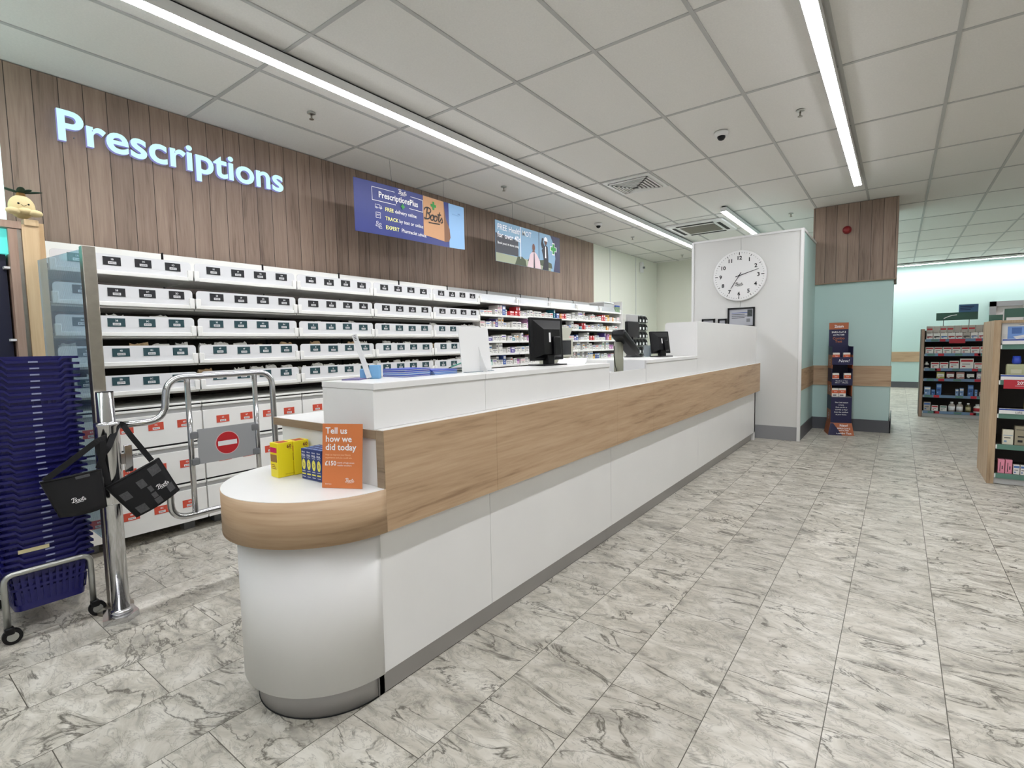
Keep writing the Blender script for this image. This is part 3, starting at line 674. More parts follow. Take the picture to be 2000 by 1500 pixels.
MX, MY = {}, {}
for r, z in enumerate(SHZ[1:]):
    y = BY[5]+0.03; cnt = 0
    top = [0.13, 0.12, 0.13, 0.12, 0.115][r]
    while y < 8.36:
        i = random.choices(range(len(PAL)), WT)[0]; wd = random.choice([0.03, 0.038, 0.05, 0.06, 0.075, 0.09]); hh = min(top, random.choice([0.05, 0.06, 0.07, 0.085, 0.1, 0.12])); dp = random.uniform(0.10, 0.2)
        if wd > 0.07: hh = min(hh, 0.075)
        rep = random.choice([1, 1, 2, 3]) if wd < 0.06 else 1
        for _ in range(rep):
            if y > 8.36: break
            if r >= 1 and 5.90 < y < 6.45: y += wd+0.004; continue
            if r >= 2 and y > 7.85 and False: break
            cnt += 1; g = MB(); m1, m2 = med_mats(i); xf = FX-0.012-0.0
            g.box((-dp, 0, 0), (0, wd, hh), m1)
            g.box((0, wd*0.08, hh*0.62), (0.0006, wd*0.92, hh*(0.9 if i > 6 else 0.80)), m2)
            for q in range(2): g.box((0, wd*0.15, hh*(0.2+0.17*q)), (0.0006, wd*(0.8-0.15*q), hh*(0.26+0.17*q)), INKK if i < 7 else INKW)
            g.box((-dp*0.9, wd*0.2, hh), (-dp*0.3, wd*0.8, hh+0.0005), m2)
            o = g.build('medicine_box', local=True); o.location = (xf-random.uniform(0, 0.025), y, z+0.020)
            tag(o, f'{PAL[i][2]} medicine box, {ordn(cnt)} from the left on the {ORD[r+1]} open medicine shelf', 'medicine box', 'medicine boxes on the open shelves')
            y += wd+random.choice([0.002, 0.003, 0.004])
        y += random.choice([0, 0, 0, 0.02, 0.05])
# clutter on top shelf at far end
o = MB(); o.box((-4.20, 7.78, 1.90), (-3.98, 8.12, 2.0), LGREY, 0.006); o = o.build('storage_box', loc=(-4.1, 7.95, 1.80))
bpy.data.objects.remove(o)
t = thing('storage_box', 'grey box on the top shelf at the far end beside the end panel', 'box', (-4.1, 8.05, 1.805))
MB().box((-4.25, 7.88, 1.805), (-3.97, 8.22, 1.95), LGREY, 0.006).build('body', t); MB().box((-4.26, 7.87, 1.95), (-3.96, 8.23, 1.97), WPLA, 0.005).build('lid', t)
o = MB(); o.box((-3.955, 8.24, 1.805), (-3.93, 8.40, 1.90), mm('green_leaf_print_card', (120, 140, 110), 0.6, noise=0.5, nscale=40)).box((-3.956, 8.24, 1.90), (-3.929, 8.40, 1.925), mm('blue_print', (40, 70, 150), 0.6))
tag(o.build('box_file', loc=(-3.94, 8.32, 1.805)), 'green and white printed box on the top shelf against the end panel', 'box')

# ------------------------------------------------------------ the long service counter
t = thing('service_counter', 'long white pharmacy counter with an oak front band and steel kickplate', 'counter', (-1.7, 4.1, 0))
SEAM = [1.115, 1.724, 2.931, 4.712, 7.055]
for a, b in zip(SEAM, SEAM[1:]): MB().box((-1.47, a+0.0012, 0.105), (-1.435, b-0.0012, 0.955), WHITE).build('front_panel', t)
for a, b in ((1.115, 2.93), (2.93, 7.18)): MB().box((-1.49, a+0.0008, 0.004), (-1.47, b-0.0008, 0.105), KICK).build('kickplate', t)
MB().box((-2.05, 1.12, 0.0), (-1.50, 7.17, 0.004), BLACKM).build('base_gasket', t)
BS = [1.112, 1.724, 2.931, 3.526, 4.728, 5.863, 7.068]
for a, b in zip(BS, BS[1:]): MB().box((-1.425, a+0.0008, 0.633), (-1.388, b-0.0008, 0.985), BAND).build('oak_band', t)
MB().box((-1.4255, 1.108, 0.633), (-1.3885, 1.1125, 0.984), EDGE).build('band_end_edge', t)
MB().box((-2.10, 1.112, 0.955), (-1.4255, 7.055, 0.984), WHITE).build('worktop', t)
MB().box((-2.10, 1.108, 0.953), (-1.427, 1.1125, 0.983), EDGE).build('worktop_edge', t)
MB().box((-1.4255, 1.112, 0.984), (-1.389, 7.055, 0.9865), WHITE).build('ledge_top', t)
MB().box((-2.05, 1.118, 0.004), (-1.47, 1.14, 0.953), WHITE).build('end_panel', t)
MB().box((-2.06, 7.0, 0.004), (-1.435, 7.05, 0.953), WHITE).build('end_panel', t)
MB().box((-2.07, 1.14, 0.72), (-1.75, 7.0, 0.75), WHITE).build('inner_shelf', t)
# raised upstand
def ups(y0, y1, z1, xb=-1.743):
    MB().box((-1.457, y0+0.001, 0.985), (-1.439, y1-0.001, z1-0.024), WHITE).build('upstand_panel', t)
    MB().box((xb, y0+0.001, z1-0.023), (-1.434, y1-0.001, z1), WHITE, 0.0015).build('upstand_lid', t)
    MB().box((xb+0.004, y0+0.02, 0.985), (xb+0.02, y1-0.001, z1-0.024), WHITE).build('upstand_back', t)
ups(1.113, 1.715, 1.145); ups(1.715, 2.925, 1.145); ups(3.51, 4.675, 1.143, -1.95); 
MB().box((-1.739, 1.1145, 0.985), (-1.457, 1.130, 1.121), WHITE).build('upstand_end', t)
MB().box((-1.738, 2.909, 0.985), (-1.46, 2.924, 1.121), WHITE).build('upstand_end', t)
MB().box((-1.94, 3.512, 0.985), (-1.458, 3.527, 1.119), WHITE).build('upstand_end', t)
MB().box((-1.452, 2.93, 0.985), (-1.439, 3.505, 1.084), WHITE).build('card_niche_front', t)
MB().box((-1.74, 2.93, 1.05), (-1.452, 3.505, 1.062), WHITE).build('card_niche_shelf', t)
for yy in (2.93, 3.497): MB().box((-1.739, yy, 1.062), (-1.445, yy+0.008, 1.142), TRAYF).build('card_niche_side', t)
# high screened section
MB().box((-1.457, 4.676, 0.985), (-1.439, 7.05, 1.449), WHITE, 0.0015).build('high_screen', t)
MB().prism([(-1.457, 4.678, 0.985), (-1.735, 4.678, 0.985)]+[(-1.735+0.03-0.03*math.cos(a*PI/10), 4.678, 1.418+0.03*math.sin(a*PI/10)) for a in range(6)]+[(-1.457, 4.678, 1.448)], (0, 0.018, 0), WHITE).build('high_screen_return', t)
MB().box((-1.62, 4.70, 1.43), (-1.457, 7.05, 1.448), WHITE).build('high_screen_shelf', t)

# rounded lower end of the counter
CX, CY = -1.742, 1.1135
def halfround(rad, n=40, y=None): return [(CX+rad*math.cos(PI+PI*i/n), CY+rad*math.sin(PI+PI*i/n)) for i in range(n+1)]
def hr_shell(rad, z0, z1, m, th=0.02):
    g = MB(); o_ = halfround(rad); i_ = halfround(rad-th)[::-1]
    P = [(x, y, z0) for x, y in o_+i_]
    g.bm.verts.ensure_lookup_table()
    k = g.mi(m); a = [g.bm.verts.new(V(p)) for p in P]; b = [g.bm.verts.new(V(p)+V((0, 0, z1-z0))) for p in P]; n = len(o_)
    for L_ in (a, b):
        for i in range(n-1): 
            f = g.bm.faces.new([L_[i], L_[i+1], L_[2*n-2-i], L_[2*n-1-i]]); f.material_index = k
    for i in range(2*n):
        f = g.bm.faces.new([a[i], a[(i+1) % (2*n)], b[(i+1) % (2*n)], b[i]]); f.material_index = k; f.smooth = i != n-1 and i != 2*n-1
    return g
t = thing('rounded_counter_end', 'half-round lower counter end with an oak band, white drum body and white top', 'counter', (CX, 0.95, 0))
hr_shell(0.355, 0.633, 0.784, BANDH, 0.03).build('oak_band', t)
MB().prism([(x, y, 0.765) for x, y in halfround(0.3535)], (0, 0, 0.0205), WHITE).build('top', t)
hr_shell(0.312, 0.105, 0.634, WHITE, 0.02).build('body', t)
MB().prism([(x, y, 0.636) for x, y in halfround(0.324)], (0, 0, 0.018), WHITE).build('underside_board', t)
hr_shell(0.268, 0.003, 0.105, KICK, 0.02).build('kickplate', t)
hr_shell(0.270, 0.0, 0.004, BLACKM, 0.022).build('floor_gasket', t)

# ------------------------------------------------------------ things on the rounded end
YELB = mat('yellow_carton', (236, 216, 30), 0.4); YELB2 = mat('brown_print', (150, 110, 60), 0.6); MAR = mat('maroon_print', (120, 60, 30), 0.6)
for i, (cx, cy, rz, lb) in enumerate(((-1.869, 1.011, -0.03, 'bright yellow carton printed 60, nearer the rim of the rounded counter end'), (-1.862, 1.0735, -0.03, 'bright yellow carton printed 60, behind the other yellow carton'))):
    a, b, h = 0.028, 0.0302, 0.130
    t = thing('tablet_carton', lb, 'carton', (cx, cy, 0.7865), rz, 'yellow cartons')
    MB().box((-a, -b, 0), (a, b, h), YELB, 0.0012).build('carton', t, local=True)
    g = MB()
    g.text('60', 0.019, (a, b-0.005, h-0.022), Y, Z, MAR, 'r', 0.03); g.box((a, b-0.018, h-0.0265), (a+0.0007, b-0.005, h-0.0255), MAR); g.text('FILM-COATED TABLETS', 0.0045, (a, -0.002, 0.008), Y, Z, MAR)
    g.box((-a+0.003, -b-0.0007, h-0.036), (a-0.006, -b, h-0.017), mm('magenta_print', (206, 30, 90), 0.6)); g.box((-a+0.004, -b-0.0007, 0.058), (a-0.006, -b, 0.086), YELB2)
    for q in range(3): g.box((-a+0.006, -b-0.0007, 0.032+0.007*q), (a-0.012-0.005*q, -b, 0.034+0.007*q), MAR)
    g.box((-0.018, -b+0.012, h), (0.02, b-0.012, h+0.0006), mm('maroon_red_print', (176, 70, 40), 0.6)); g.build('print', t, local=True)
NAVYC = mat('navy_carton', (34, 52, 112), 0.4); YO = mat('pale_yellow_print_oval', (226, 216, 90), 0.5)
# a block of slim navy cartons, 4 across and 3 deep
R_ = Matrix.Rotation(0.05, 4, 'Z'); ox, oy = -1.765, 1.030
first = None
for j in range(3):
    for i in range(4):
        p = V((ox, oy, 0.7865)) + R_ @ V((0.0300*i, 0.0268*j, 0))
        lb = f'slim navy carton, {ORD[i+1]} from the left in the {["front", "middle", "back"][j]} row of the block'
        if first is None:
            t = thing('slim_carton', lb, 'carton', p, 0.05, 'navy cartons in a block'); MB().box((0, 0, 0), (0.0294, 0.0262, 0.114), NAVYC, 0.0006).build('carton', t, local=True)
            g = MB(); g.text('Boots', 0.008, (0.0147, 0, 0.100), X, Z, INKW, 'c', 0.02, 0.2); g.text('DUAL', 0.0105, (0.0147, 0, 0.087), X, Z, INKW, 'c', 0.03, wx=0.8); g.text('ACTION', 0.005, (0.0147, 0, 0.080), X, Z, INKW, 'c', 0.02)
            g.face([(0.0147+0.0105*math.cos(a*PI/10), -0.0006, 0.056+0.02*math.sin(a*PI/10)) for a in range(20)], YO)
            g.text('3', 0.016, (0.0147, -0.0004, 0.05), X, Z, DNAVY, 'c', 0.02); g.box((0.002, -0.0006, 0.018), (0.0238, 0, 0.023), YO); g.box((0.004, -0.0006, 0.030), (0.022, 0, 0.0315), INKW); g.box((0.004, -0.0006, 0.009), (0.022, 0, 0.0105), INKW)
            g.box((0.003, 0.006, 0.114), (0.026, 0.012, 0.1144), mm('pale_blue_print', (150, 170, 210), 0.6)); g.build('print', t, local=True); first = t
        else:
            c = copy_tree(first, None, lb, p); c.rotation_euler = (0, 0, 0.05)
# orange feedback card, leaning back on a strut
t = thing('feedback_card', 'upright orange card reading Tell us how we did today on the rounded counter end', 'sign', (-1.518, 1.030, 0.7865), 0.455)
g = MB(); tilt = Matrix.Rotation(-0.10, 4, 'X'); Wc, Hc = 0.150, 0.222
g.box((-Wc/2, -0.001, 0), (Wc/2, 0.001, Hc), ORANGE, T=tilt); g.build('card', t, local=True)
g = MB(); up = tilt.to_3x3() @ Z; 
def oc(x, z): return up*z + V((x-Wc/2, 0, 0)) + (tilt.to_3x3() @ V((0, -0.0012, 0)))
for i, s_ in enumerate(('Tell us', 'how we', 'did today')): g.text(s_, 0.0305, oc(0.012, 0.188-0.0285*i), X, up, INKW, bold=0.018)
g.build('heading', t, local=True, cls=False); g = MB()
for i, s_ in enumerate(('Help us improve your Boots', 'experience and you could win')): g.text(s_, 0.0082, oc(0.012, 0.112-0.010*i), X, up, mm('peach_print', (240, 200, 160), 0.6))
g.build('small_text', t, local=True, cls=False); g = MB(); g.text('£150', 0.0215, oc(0.010, 0.078), X, up, INKW, bold=0.02)
for i, s_ in enumerate(('worth of high street', 'retailer vouchers')): g.text(s_, 0.0078, oc(0.057, 0.085-0.009*i), X, up, INKW)
g.build('offer_text', t, local=True, cls=False); g = MB(); g.text('Scan here', 0.006, oc(0.012, 0.012), X, up, INKW); g.logo(0.034, oc(0.088, 0.022), X, up, INKW, 1.0, 0.0002)
g.build('lettering', t, local=True, cls=False)
MB().prism([(-0.02, 0.003, 0.0), (0.02, 0.003, 0.0), (0.015, 0.02, 0.16), (-0.015, 0.02, 0.16)], (0, 0.0015, 0), WPLA).build('strut', t, local=True)

# ------------------------------------------------------------ things on the upstand lid
LZ = 1.1452
t = thing('leaflet_dispenser', 'slanted clear acrylic strip standing in a light blue block on the counter upstand', 'leaflet holder', (-1.68, 1.290, LZ), 0.6)
BLK = mm('light_blue_block', (116, 168, 210), 0.5)
MB().box((-0.035, -0.02, 0), (-0.006, 0.006, 0.040), BLK, 0.004).box((0.004, -0.022, 0.0), (0.045, 0.006, 0.054), BLK, 0.003).build('block', t, local=True)
T_ = Matrix.Translation((0.006, -0.028, 0.004)) @ Matrix.Rotation(-0.30, 4, 'Y')
MB().box((-0.010, -0.003, 0), (0.010, 0.003, 0.180), TRAYF, 0.001, T=T_).build('strip', t, local=True)
g = MB()
for q in range(4): g.box((-0.005, -0.0036, 0.155+0.006*q), (0.005, -0.003, 0.157+0.006*q), INKK, T=T_)
g.build('strip_marks', t, local=True)
def booklet(y0, y1, x0, x1, z, th, m, lb, rz=0.0, cat='booklet', grp='booklets on the upstand', name='booklet', bow=0.0):
    t = thing(name, lb, cat, ((x0+x1)/2, (y0+y1)/2, z), rz, grp)
    a, b = (x1-x0)/2, (y1-y0)/2
    MB().box((-a+0.002, -b+0.002, 0.001), (a-0.002, b-0.002, th-0.001), PAPER).build('pages', t, local=True)
    MB().box((-a, -b, th-0.003), (a, b, th), m).box((-a, -b, 0), (a, b, 0.0015), m).box((-a, -b, 0), (-a+0.0012, b, th), m).build('cover', t, local=True)
NB1 = mm('royal_blue_cover', (44, 72, 180), 0.4); LB1 = mm('pale_blue_cover', (110, 150, 210), 0.4); DG = mm('dark_green_cover', (40, 66, 64), 0.4)
booklet(1.18, 1.30, -1.73, -1.66, LZ, 0.004, mm('lilac_cover', (110, 100, 150), 0.5), 'thin lilac leaflet lying at the near end of the upstand', 0.5)
for k in range(4): booklet(1.40, 1.545, -1.735, -1.60, LZ+0.0082*k, 0.008, [NB1, LB1, NB1, NB1][k], f'blue covered booklet, {["lowest", "second up", "third up", "topmost"][k]} in the nearer pile on the upstand', 0.03*((k*7) % 3-1))
for k in range(3): booklet(1.56, 1.70, -1.73, -1.59, LZ+0.0072*k, 0.007, [LB1, LB1, NB1][k], f'pale blue booklet, {["bottom", "middle", "top"][k]} of the pile behind the dispenser', -0.04*k)
for k in range(2): booklet(1.715, 1.93, -1.735, -1.64, LZ+0.0092*k, 0.009, DG, f'dark green booklet, {["lower", "upper"][k]} of the two beside the white card', 0.03*k)
t = thing('pen', 'mint green pen lying across the dark green booklets', 'pen', (-1.70, 1.86, LZ+0.0195))
MB().cyl((-1.725, 1.80, LZ+0.022), (-1.70, 1.89, LZ+0.05), 0.0035, mm('mint_pen', (120, 200, 180), 0.4), 8).build('barrel', t); MB().cyl((-1.728, 1.79, LZ+0.019), (-1.725, 1.80, LZ+0.022), 0.002, BLACK, 8).build('tip', t)
t = thing('display_card', 'blank white back of a display card standing on the upstand', 'sign', (-1.585, 1.835, LZ), 0.0)
T_ = Matrix.Rotation(-0.10, 4, 'Y')
MB().box((-0.0012, -0.105, 0.001), (0.0012, 0.105, 0.211), WPLA, T=T_).build('card', t, local=True)
g = MB(); g.prism([(0.002, 0.02, 0.0), (0.045, 0.02, 0.0), (0.03, 0.02, 0.03), (0.012, 0.02, 0.07), (-0.008, 0.02, 0.12)], (0, 0.0015, 0), WPLA); g.build('strut', t, local=True)
MB().box((0.0, -0.10, 0), (0.02, 0.10, 0.004), ACRYL).build('foot', t, local=True)

def monitor(loc, rz, W_, H_, tilt, lb, label_strip=True):
    t = thing('computer_monitor', lb, 'monitor', loc, rz)
    Tt = Matrix.Translation((0, 0, 0.03)) @ Matrix.Rotation(tilt, 4, 'Y')
    MB().box((-0.02, -W_/2, 0), (0.0, W_/2, H_), BLACK, 0.004, T=Tt).build('casing', t, local=True)
    g = MB(); a = W_/2*0.86; b = W_/2*0.5
    rr = [[g.bm.verts.new(Tt @ V(p)) for p in q] for q in ([(0.0, -a, H_*0.06), (0.0, a, H_*0.06), (0.0, a, H_*0.94), (0.0, -a, H_*0.94)], [(0.035, -b, H_*0.14), (0.035, b, H_*0.14), (0.035, b, H_*0.72), (0.035, -b, H_*0.72)])]
    g.loft(rr, BLACK, smooth=False); g.build('rear_cover', t, local=True)
    g = MB()
    for k in range(14): g.box((0.0, -W_/2*0.8, H_*(0.12+0.05*k)), (0.0045+0.001*k*0, -W_/2*0.66, H_*(0.12+0.05*k)+0.003), GREY, T=Tt)
    g.build('vent_slots', t, local=True)
    MB().box((0.035, 0.0, H_*0.10), (0.052, W_*0.22, H_*0.55), BLACK, 0.006, T=Tt).build('mount_cover', t, local=True)
    if label_strip: MB().box((0.0355, -W_*0.10, H_*0.42), (0.0362, -W_*0.05, H_*0.64), INKW, T=Tt).build('serial_sticker', t, local=True)
    MB().box((-0.02, -0.03, 0.004), (0.025, 0.03, 0.09), BLACK, 0.006).build('neck', t, local=True)
    MB().box((-0.07, -W_*0.36, 0), (0.06, W_*0.36, 0.008), BLACK, 0.004).build('base', t, local=True)
    MB().box((-0.021, -W_/2+0.012, 0.012), (-0.0195, W_/2-0.012, H_-0.012), DSCREEN, T=Tt).build('screen', t, local=True)
    return t
monitor((-1.655, 2.56, LZ), -0.10, 0.30, 0.250, -0.04, 'black computer monitor seen from behind on the counter upstand')
monitor((-1.66, 4.40, 1.1432), -0.45, 0.21, 0.195, -0.16, 'small black screen tilted back beside the high counter section')
# tablet and label printer behind the big monitor
t = thing('tablet_stand', 'white framed tablet lying tilted beside the large monitor', 'tablet', (-1.63, 2.79, LZ), 0.35)
Tt = Matrix.Rotation(0.30, 4, 'X')
MB().box((-0.09, -0.06, 0.002), (0.09, 0.07, 0.014), WPLA, 0.004, T=Tt).build('frame', t, local=True); MB().box((-0.075, -0.047, 0.0142), (0.075, 0.055, 0.015), SCREEN, T=Tt).build('screen', t, local=True)
MB().box((-0.04, 0.03, 0), (0.04, 0.06, 0.014), GREY, 0.002).build('stand', t, local=True)
t = thing('label_printer', 'cream label printer with a dark front panel on a stand behind the large monitor', 'printer', (-2.35, 3.72, 0.0))
CRM = mm('cream_plastic', (200, 200, 184), 0.5)
MB().box((-2.45, 3.64, 0.0), (-2.25, 3.80, 1.16), CRM, 0.01).build('stand', t)
MB().box((-2.47, 3.60, 1.16), (-2.24, 3.86, 1.32), CRM, 0.008).build('body', t)
MB().box((-2.241, 3.64, 1.18), (-2.237, 3.82, 1.30), DSCREEN).build('front_panel', t)
MB().prism([(-2.45, 3.62, 1.32), (-2.45, 3.80, 1.32), (-2.45, 3.88, 1.41), (-2.45, 3.58, 1.41)], (0.2, 0, 0), CRM).build('paper_hopper', t)
# card terminal on its pole
t = thing('card_terminal', 'black card payment terminal on a grey-green pole in the counter niche', 'card reader', (-1.60, 3.40, 1.062))
MB().lathe([(0.034, 0), (0.034, 0.095), (0.032, 0.097), (0.032, 0.215)], (-1.60, 3.40, 1.062), KHAKI, 20).build('pole', t)
T_ = Matrix.Translation((-1.60, 3.42, 1.285)) @ Matrix.Rotation(0.35, 4, 'Z') @ Matrix.Rotation(0.75, 4, 'X')
T_ = Matrix.Translation((-1.57, 3.47, 1.262)) @ Matrix.Rotation(-0.5, 4, 'X') @ Matrix.Diagonal((1.25, 1.3, 1.7, 1))
MB().box((-0.04, -0.13, -0.018), (0.04, 0.11, 0.018), BLACK, 0.012, T=T_).build('body', t)
MB().box((-0.032, -0.11, 0.018), (0.032, -0.03, 0.021), DSCREEN, 0.001, T=T_).build('screen', t)
g = MB()
for a in range(4):
    for b in range(3): g.box((-0.024+0.017*b, -0.02+0.022*a, 0.018), (-0.012+0.017*b, -0.006+0.022*a, 0.0215), GREY, T=T_)
g.build('keypad', t)
MB().lathe([(0.03, -0.02), (0.046, -0.01), (0.046, 0.0), (0.03, 0.01)], (0, 0, 0), BLACKM, 18, T_.to_3x3() @ Z).build('swivel', t).location = (0.02, 0.03, 0.19)
MB().tube([(-1.60, 3.33, 1.25), (-1.60, 3.325, 1.18), (-1.598, 3.34, 1.11), (-1.60, 3.37, 1.068)], 0.003, BLACK, 8).build('cable', t)
# customer display on a stalk
t = thing('pole_display', 'black till display on a stalk with a flat base behind the card terminal', 'till display', (-1.85, 4.24, 1.1432))
MB().lathe([(0.085, 0), (0.085, 0.006), (0.03, 0.018), (0.01, 0.024)], (-1.85, 4.24, 1.1432), BLACK, 24).build('base', t)
MB().cyl((-1.85, 4.24, 1.155), (-1.88, 4.27, 1.335), 0.009, BLACK, 10).build('stalk', t)
MB().box((-1.90, 4.16, 1.318), (-1.87, 4.40, 1.455), BLACK, 0.005).build('display', t); MB().box((-1.895, 4.17, 1.455), (-1.875, 4.39, 1.515), LGREY, 0.003).build('grey_top', t)
t = thing('pen_pot', 'clear pot of pens standing between the till display and the small screen', 'pen pot', (-1.80, 4.42, 1.1432))
g = MB(); c = (-1.80, 4.42, 1.1432); g.lathe([(0.033, 0.001), (0.038, 0.10), (0.036, 0.10), (0.031, 0.004)], c, ACRYL, 20); g.build('pot', t)
for k in range(4): MB().cyl((c[0]+0.012*math.cos(k*1.6), c[1]+0.012*math.sin(k*1.6), 1.148), (c[0]+0.035*math.cos(k*1.6), c[1]+0.035*math.sin(k*1.6), 1.225+0.01*k), 0.0035, [mm('blue_print', (40, 70, 150), 0.6), WPLA, BLACK, GREY][k], 8).build('pen', t)

# ------------------------------------------------------------ clock and frames on the partition
t = thing('wall_clock', 'large round white wall clock showing about seven minutes to quarter past seven on the partition', 'clock', (-1.68, 7.21, 2.114))
t['label'] = 'large round white wall clock with black numerals on the partition'
cc = V((-1.68, 7.208, 2.114)); RC = 0.326
MB().lathe([(RC-0.004, 0), (RC, 0.008), (RC, 0.024), (RC-0.008, 0.03), (RC-0.02, 0.030), (0.001, 0.030)], cc+V((0, 0, 0)), WPLA, 72, V((0, -1, 0))).build('body', t)
g = MB(); fy = cc.y-0.0312
for k in range(60):
    a = k*PI/30; big = k % 15 == 0; mid = k % 5 == 0; l = 0.036 if big else (0.026 if mid else 0.012); w_ = 0.010 if big else (0.007 if mid else 0.004); ro = RC-0.026
    d = V((math.sin(a), 0, math.cos(a))); q = V((math.cos(a), 0, -math.sin(a)))*w_/2; p1 = V((cc.x, fy, cc.z))+d*ro; p0 = V((cc.x, fy, cc.z))+d*(ro-l); g.face([p0-q, p0+q, p1+q, p1-q], INKK)
g.build('minute_track', t, cls=False)
g = MB()
for h in range(1, 13):
    a = h*PI/6; rr = RC*0.705; g.text(str(h), 0.066, (cc.x+rr*math.sin(a), fy, cc.z+rr*math.cos(a)-0.024), X, Z, INKK, 'c', 0.035, lift=0)
g.build('numerals', t, cls=False)
g = MB(); g.logo(0.10, (cc.x-0.045, fy, cc.z-0.125), X, Z, INKK, 1.3, 0); g.build('maker_logo', t, cls=False)
for nm, ang, ln_, w_ in (('minute_hand', math.radians(73.5), 0.245, 0.009), ('hour_hand', math.radians(212), 0.19, 0.009)):
    d = V((math.sin(ang), 0, math.cos(ang))); q = V((math.cos(ang), 0, -math.sin(ang)))*w_/2; c0 = V((cc.x, fy-0.004, cc.z)); g = MB(); g.prism([c0-d*0.045-q, c0-d*0.045+q, c0+d*ln_+q*0.6, c0+d*ln_-q*0.6], (0, -0.002, 0), INKK); g.build(nm, t)
MB().cyl((cc.x, fy, cc.z), (cc.x, fy-0.009, cc.z), 0.009, INKK, 14).build('hub', t)
def frame(x0, x1, z0, z1, lb, pic=True):
    t = thing('picture_frame', lb, 'frame', ((x0+x1)/2, 7.21, z0))
    g = MB()
    for a, b in (((x0, z0), (x1, z0+0.02)), ((x0, z1-0.02), (x1, z1)), ((x0, z0), (x0+0.02, z1)), ((x1-0.02, z0), (x1, z1))): g.box((a[0], 7.195, a[1]), (b[0], 7.219, b[1]), BLACK, 0.002)
    g.build('frame', t); MB().box((x0+0.015, 7.208, z0+0.015), (x1-0.015, 7.216, z1-0.015), mm('pale_certificate_print', (170, 172, 178), 0.5)).build('certificate', t)
    if pic:
        g = MB()
        for k in range(4): g.box((x0+0.05, 7.2074, z1-0.07-0.022*k), (x0+0.05+(0.16 if k % 2 else 0.2), 7.208, z1-0.064-0.022*k), INKK if k else mm('blue_print', (40, 70, 150), 0.6))
        g.box((x1-0.09, 7.2073, z1-0.12), (x1-0.03, 7.208, z1-0.03), mm('dark_leaf_print', (60, 66, 66), 0.6, noise=0.5, nscale=60)); g.box((x1-0.1, 7.2073, z1-0.19), (x1-0.055, 7.208, z1-0.145), GREY)
        g.build('certificate_print', t)
frame(-1.822, -1.49, 1.45, 1.703, 'black framed certificate below the clock, the largest frame')
frame(-2.157, -1.985, 1.36, 1.574, 'small black frame left of the certificate, farthest left', False)
frame(-1.945, -1.835, 1.36, 1.568, 'small black frame between the left frame and the certificate', False)
t = thing('fire_alarm_sounder', 'round red fire alarm sounder on the wood-clad column', 'alarm', (-0.60, 8.42, 2.82))
ap = V((-0.60, 8.42, 2.74)); RED = mm('fire_red_plastic', (132, 26, 26), 0.4)
t.location = ap
MB().lathe([(0.052, 0), (0.052, 0.03), (0.045, 0.04)], ap, RED, 28, V((0, -1, 0))).build('base', t); MB().lathe([(0.045, 0.038), (0.03, 0.052), (0.002, 0.056)], ap, RED, 28, V((0, -1, 0))).build('horn', t)

# ------------------------------------------------------------ pigeonhole rack at the back of the dispensary
t = thing('pigeonhole_rack', 'white pigeonhole rack at the far end of the dispensary', 'rack', (-4.3, 9.8, 0))
g = MB(); g.box((-4.36, 9.3, 0.0), (-4.34, 10.28, 1.83), WHITE2)
for k in range(7): y = 9.3+0.163*k; g.box((-4.34, y-0.004, 0.9), (-4.22, y+0.004, 1.83), WHITE2)
for k in range(7): z = 0.9+0.155*k; g.box((-4.34, 9.3, z-0.005), (-4.22, 10.28, z+0.005), WHITE2)
g.box((-4.34, 9.3, 0.0), (-4.22, 10.28, 0.9), WHITE2); g.build('rack', t)
n = 0
for i in range(6):
    for j in range(6):
        n += 1; y = 9.3+0.163*i+0.02; z = 0.9+0.155*j+0.0065
        lb = f'black tagged bottle holder in the pigeonhole rack, {ORD[i+1]} column, {ORD[6-j]} row down'
        if n == 1:
            h0 = thing('bottle_holder', lb, 'bottle holder', (-4.26, y+0.06, z), group='bottle holders in the pigeonholes')
            MB().prism([(-4.335, y, z), (-4.17, y, z), (-4.17, y, z+0.07), (-4.20, y, z+0.12), (-4.335, y, z+0.13)], (0, 0.118, 0), BLACKM).build('holder', h0); MB().box((-4.17, y+0.03, z+0.01), (-4.167, y+0.10, z+0.06), WPLA).build('tag', h0)
        else: copy_tree(h0, None, lb, (-4.26, y+0.06, z))
t = thing('wall_bracket', 'small white bracket high on the cream wall near the back corner', 'bracket', (-4.5, 10.66, 2.85)); MB().box((-4.50, 10.62, 2.78), (-4.44, 10.70, 3.0), WPLA, 0.005).build('bracket', t); MB().box((-4.44, 10.64, 2.86), (-4.40, 10.68, 2.9), GREY).build('sensor', t)

# ------------------------------------------------------------ gate, posts and glass at the near end
def arc_path(pts, r, n=6):
    """rounded polyline"""
    P = [V(p) for p in pts]; out = [P[0]]
    for a, b, c in zip(P, P[1:], P[2:]):
        d1 = (a-b); d2 = (c-b); rr = min(r, d1.length*0.49, d2.length*0.49); d1.normalize(); d2.normalize(); s, e = b+d1*rr, b+d2*rr
        for i in range(n+1): u_ = i/n; out.append(s*(1-u_)**2+b*2*u_*(1-u_)+e*u_**2)
    return out+[P[-1]]
PX, PY = -2.945, 0.757
t = thing('swing_gate', 'chrome swing gate with a no entry plate hung from a round post', 'gate', (PX, PY, 0))
MB().prism([(PX-0.085, PY-0.05, 0), (PX+0.045, PY-0.085, 0), (PX+0.085, PY+0.0, 0), (PX+0.04, PY+0.06, 0), (PX-0.05, PY+0.06, 0)], (0, 0, 0.028), CHROME).build('base_plate', t)
MB().lathe([(0.046, 0.028), (0.046, 0.038), (0.038, 0.05)], (PX, PY, 0), CHROME, 28).build('base_collar', t)
MB().cyl((PX, PY, 0.03), (PX, PY, 1.085), 0.0345, CHROME, 28).build('post', t)
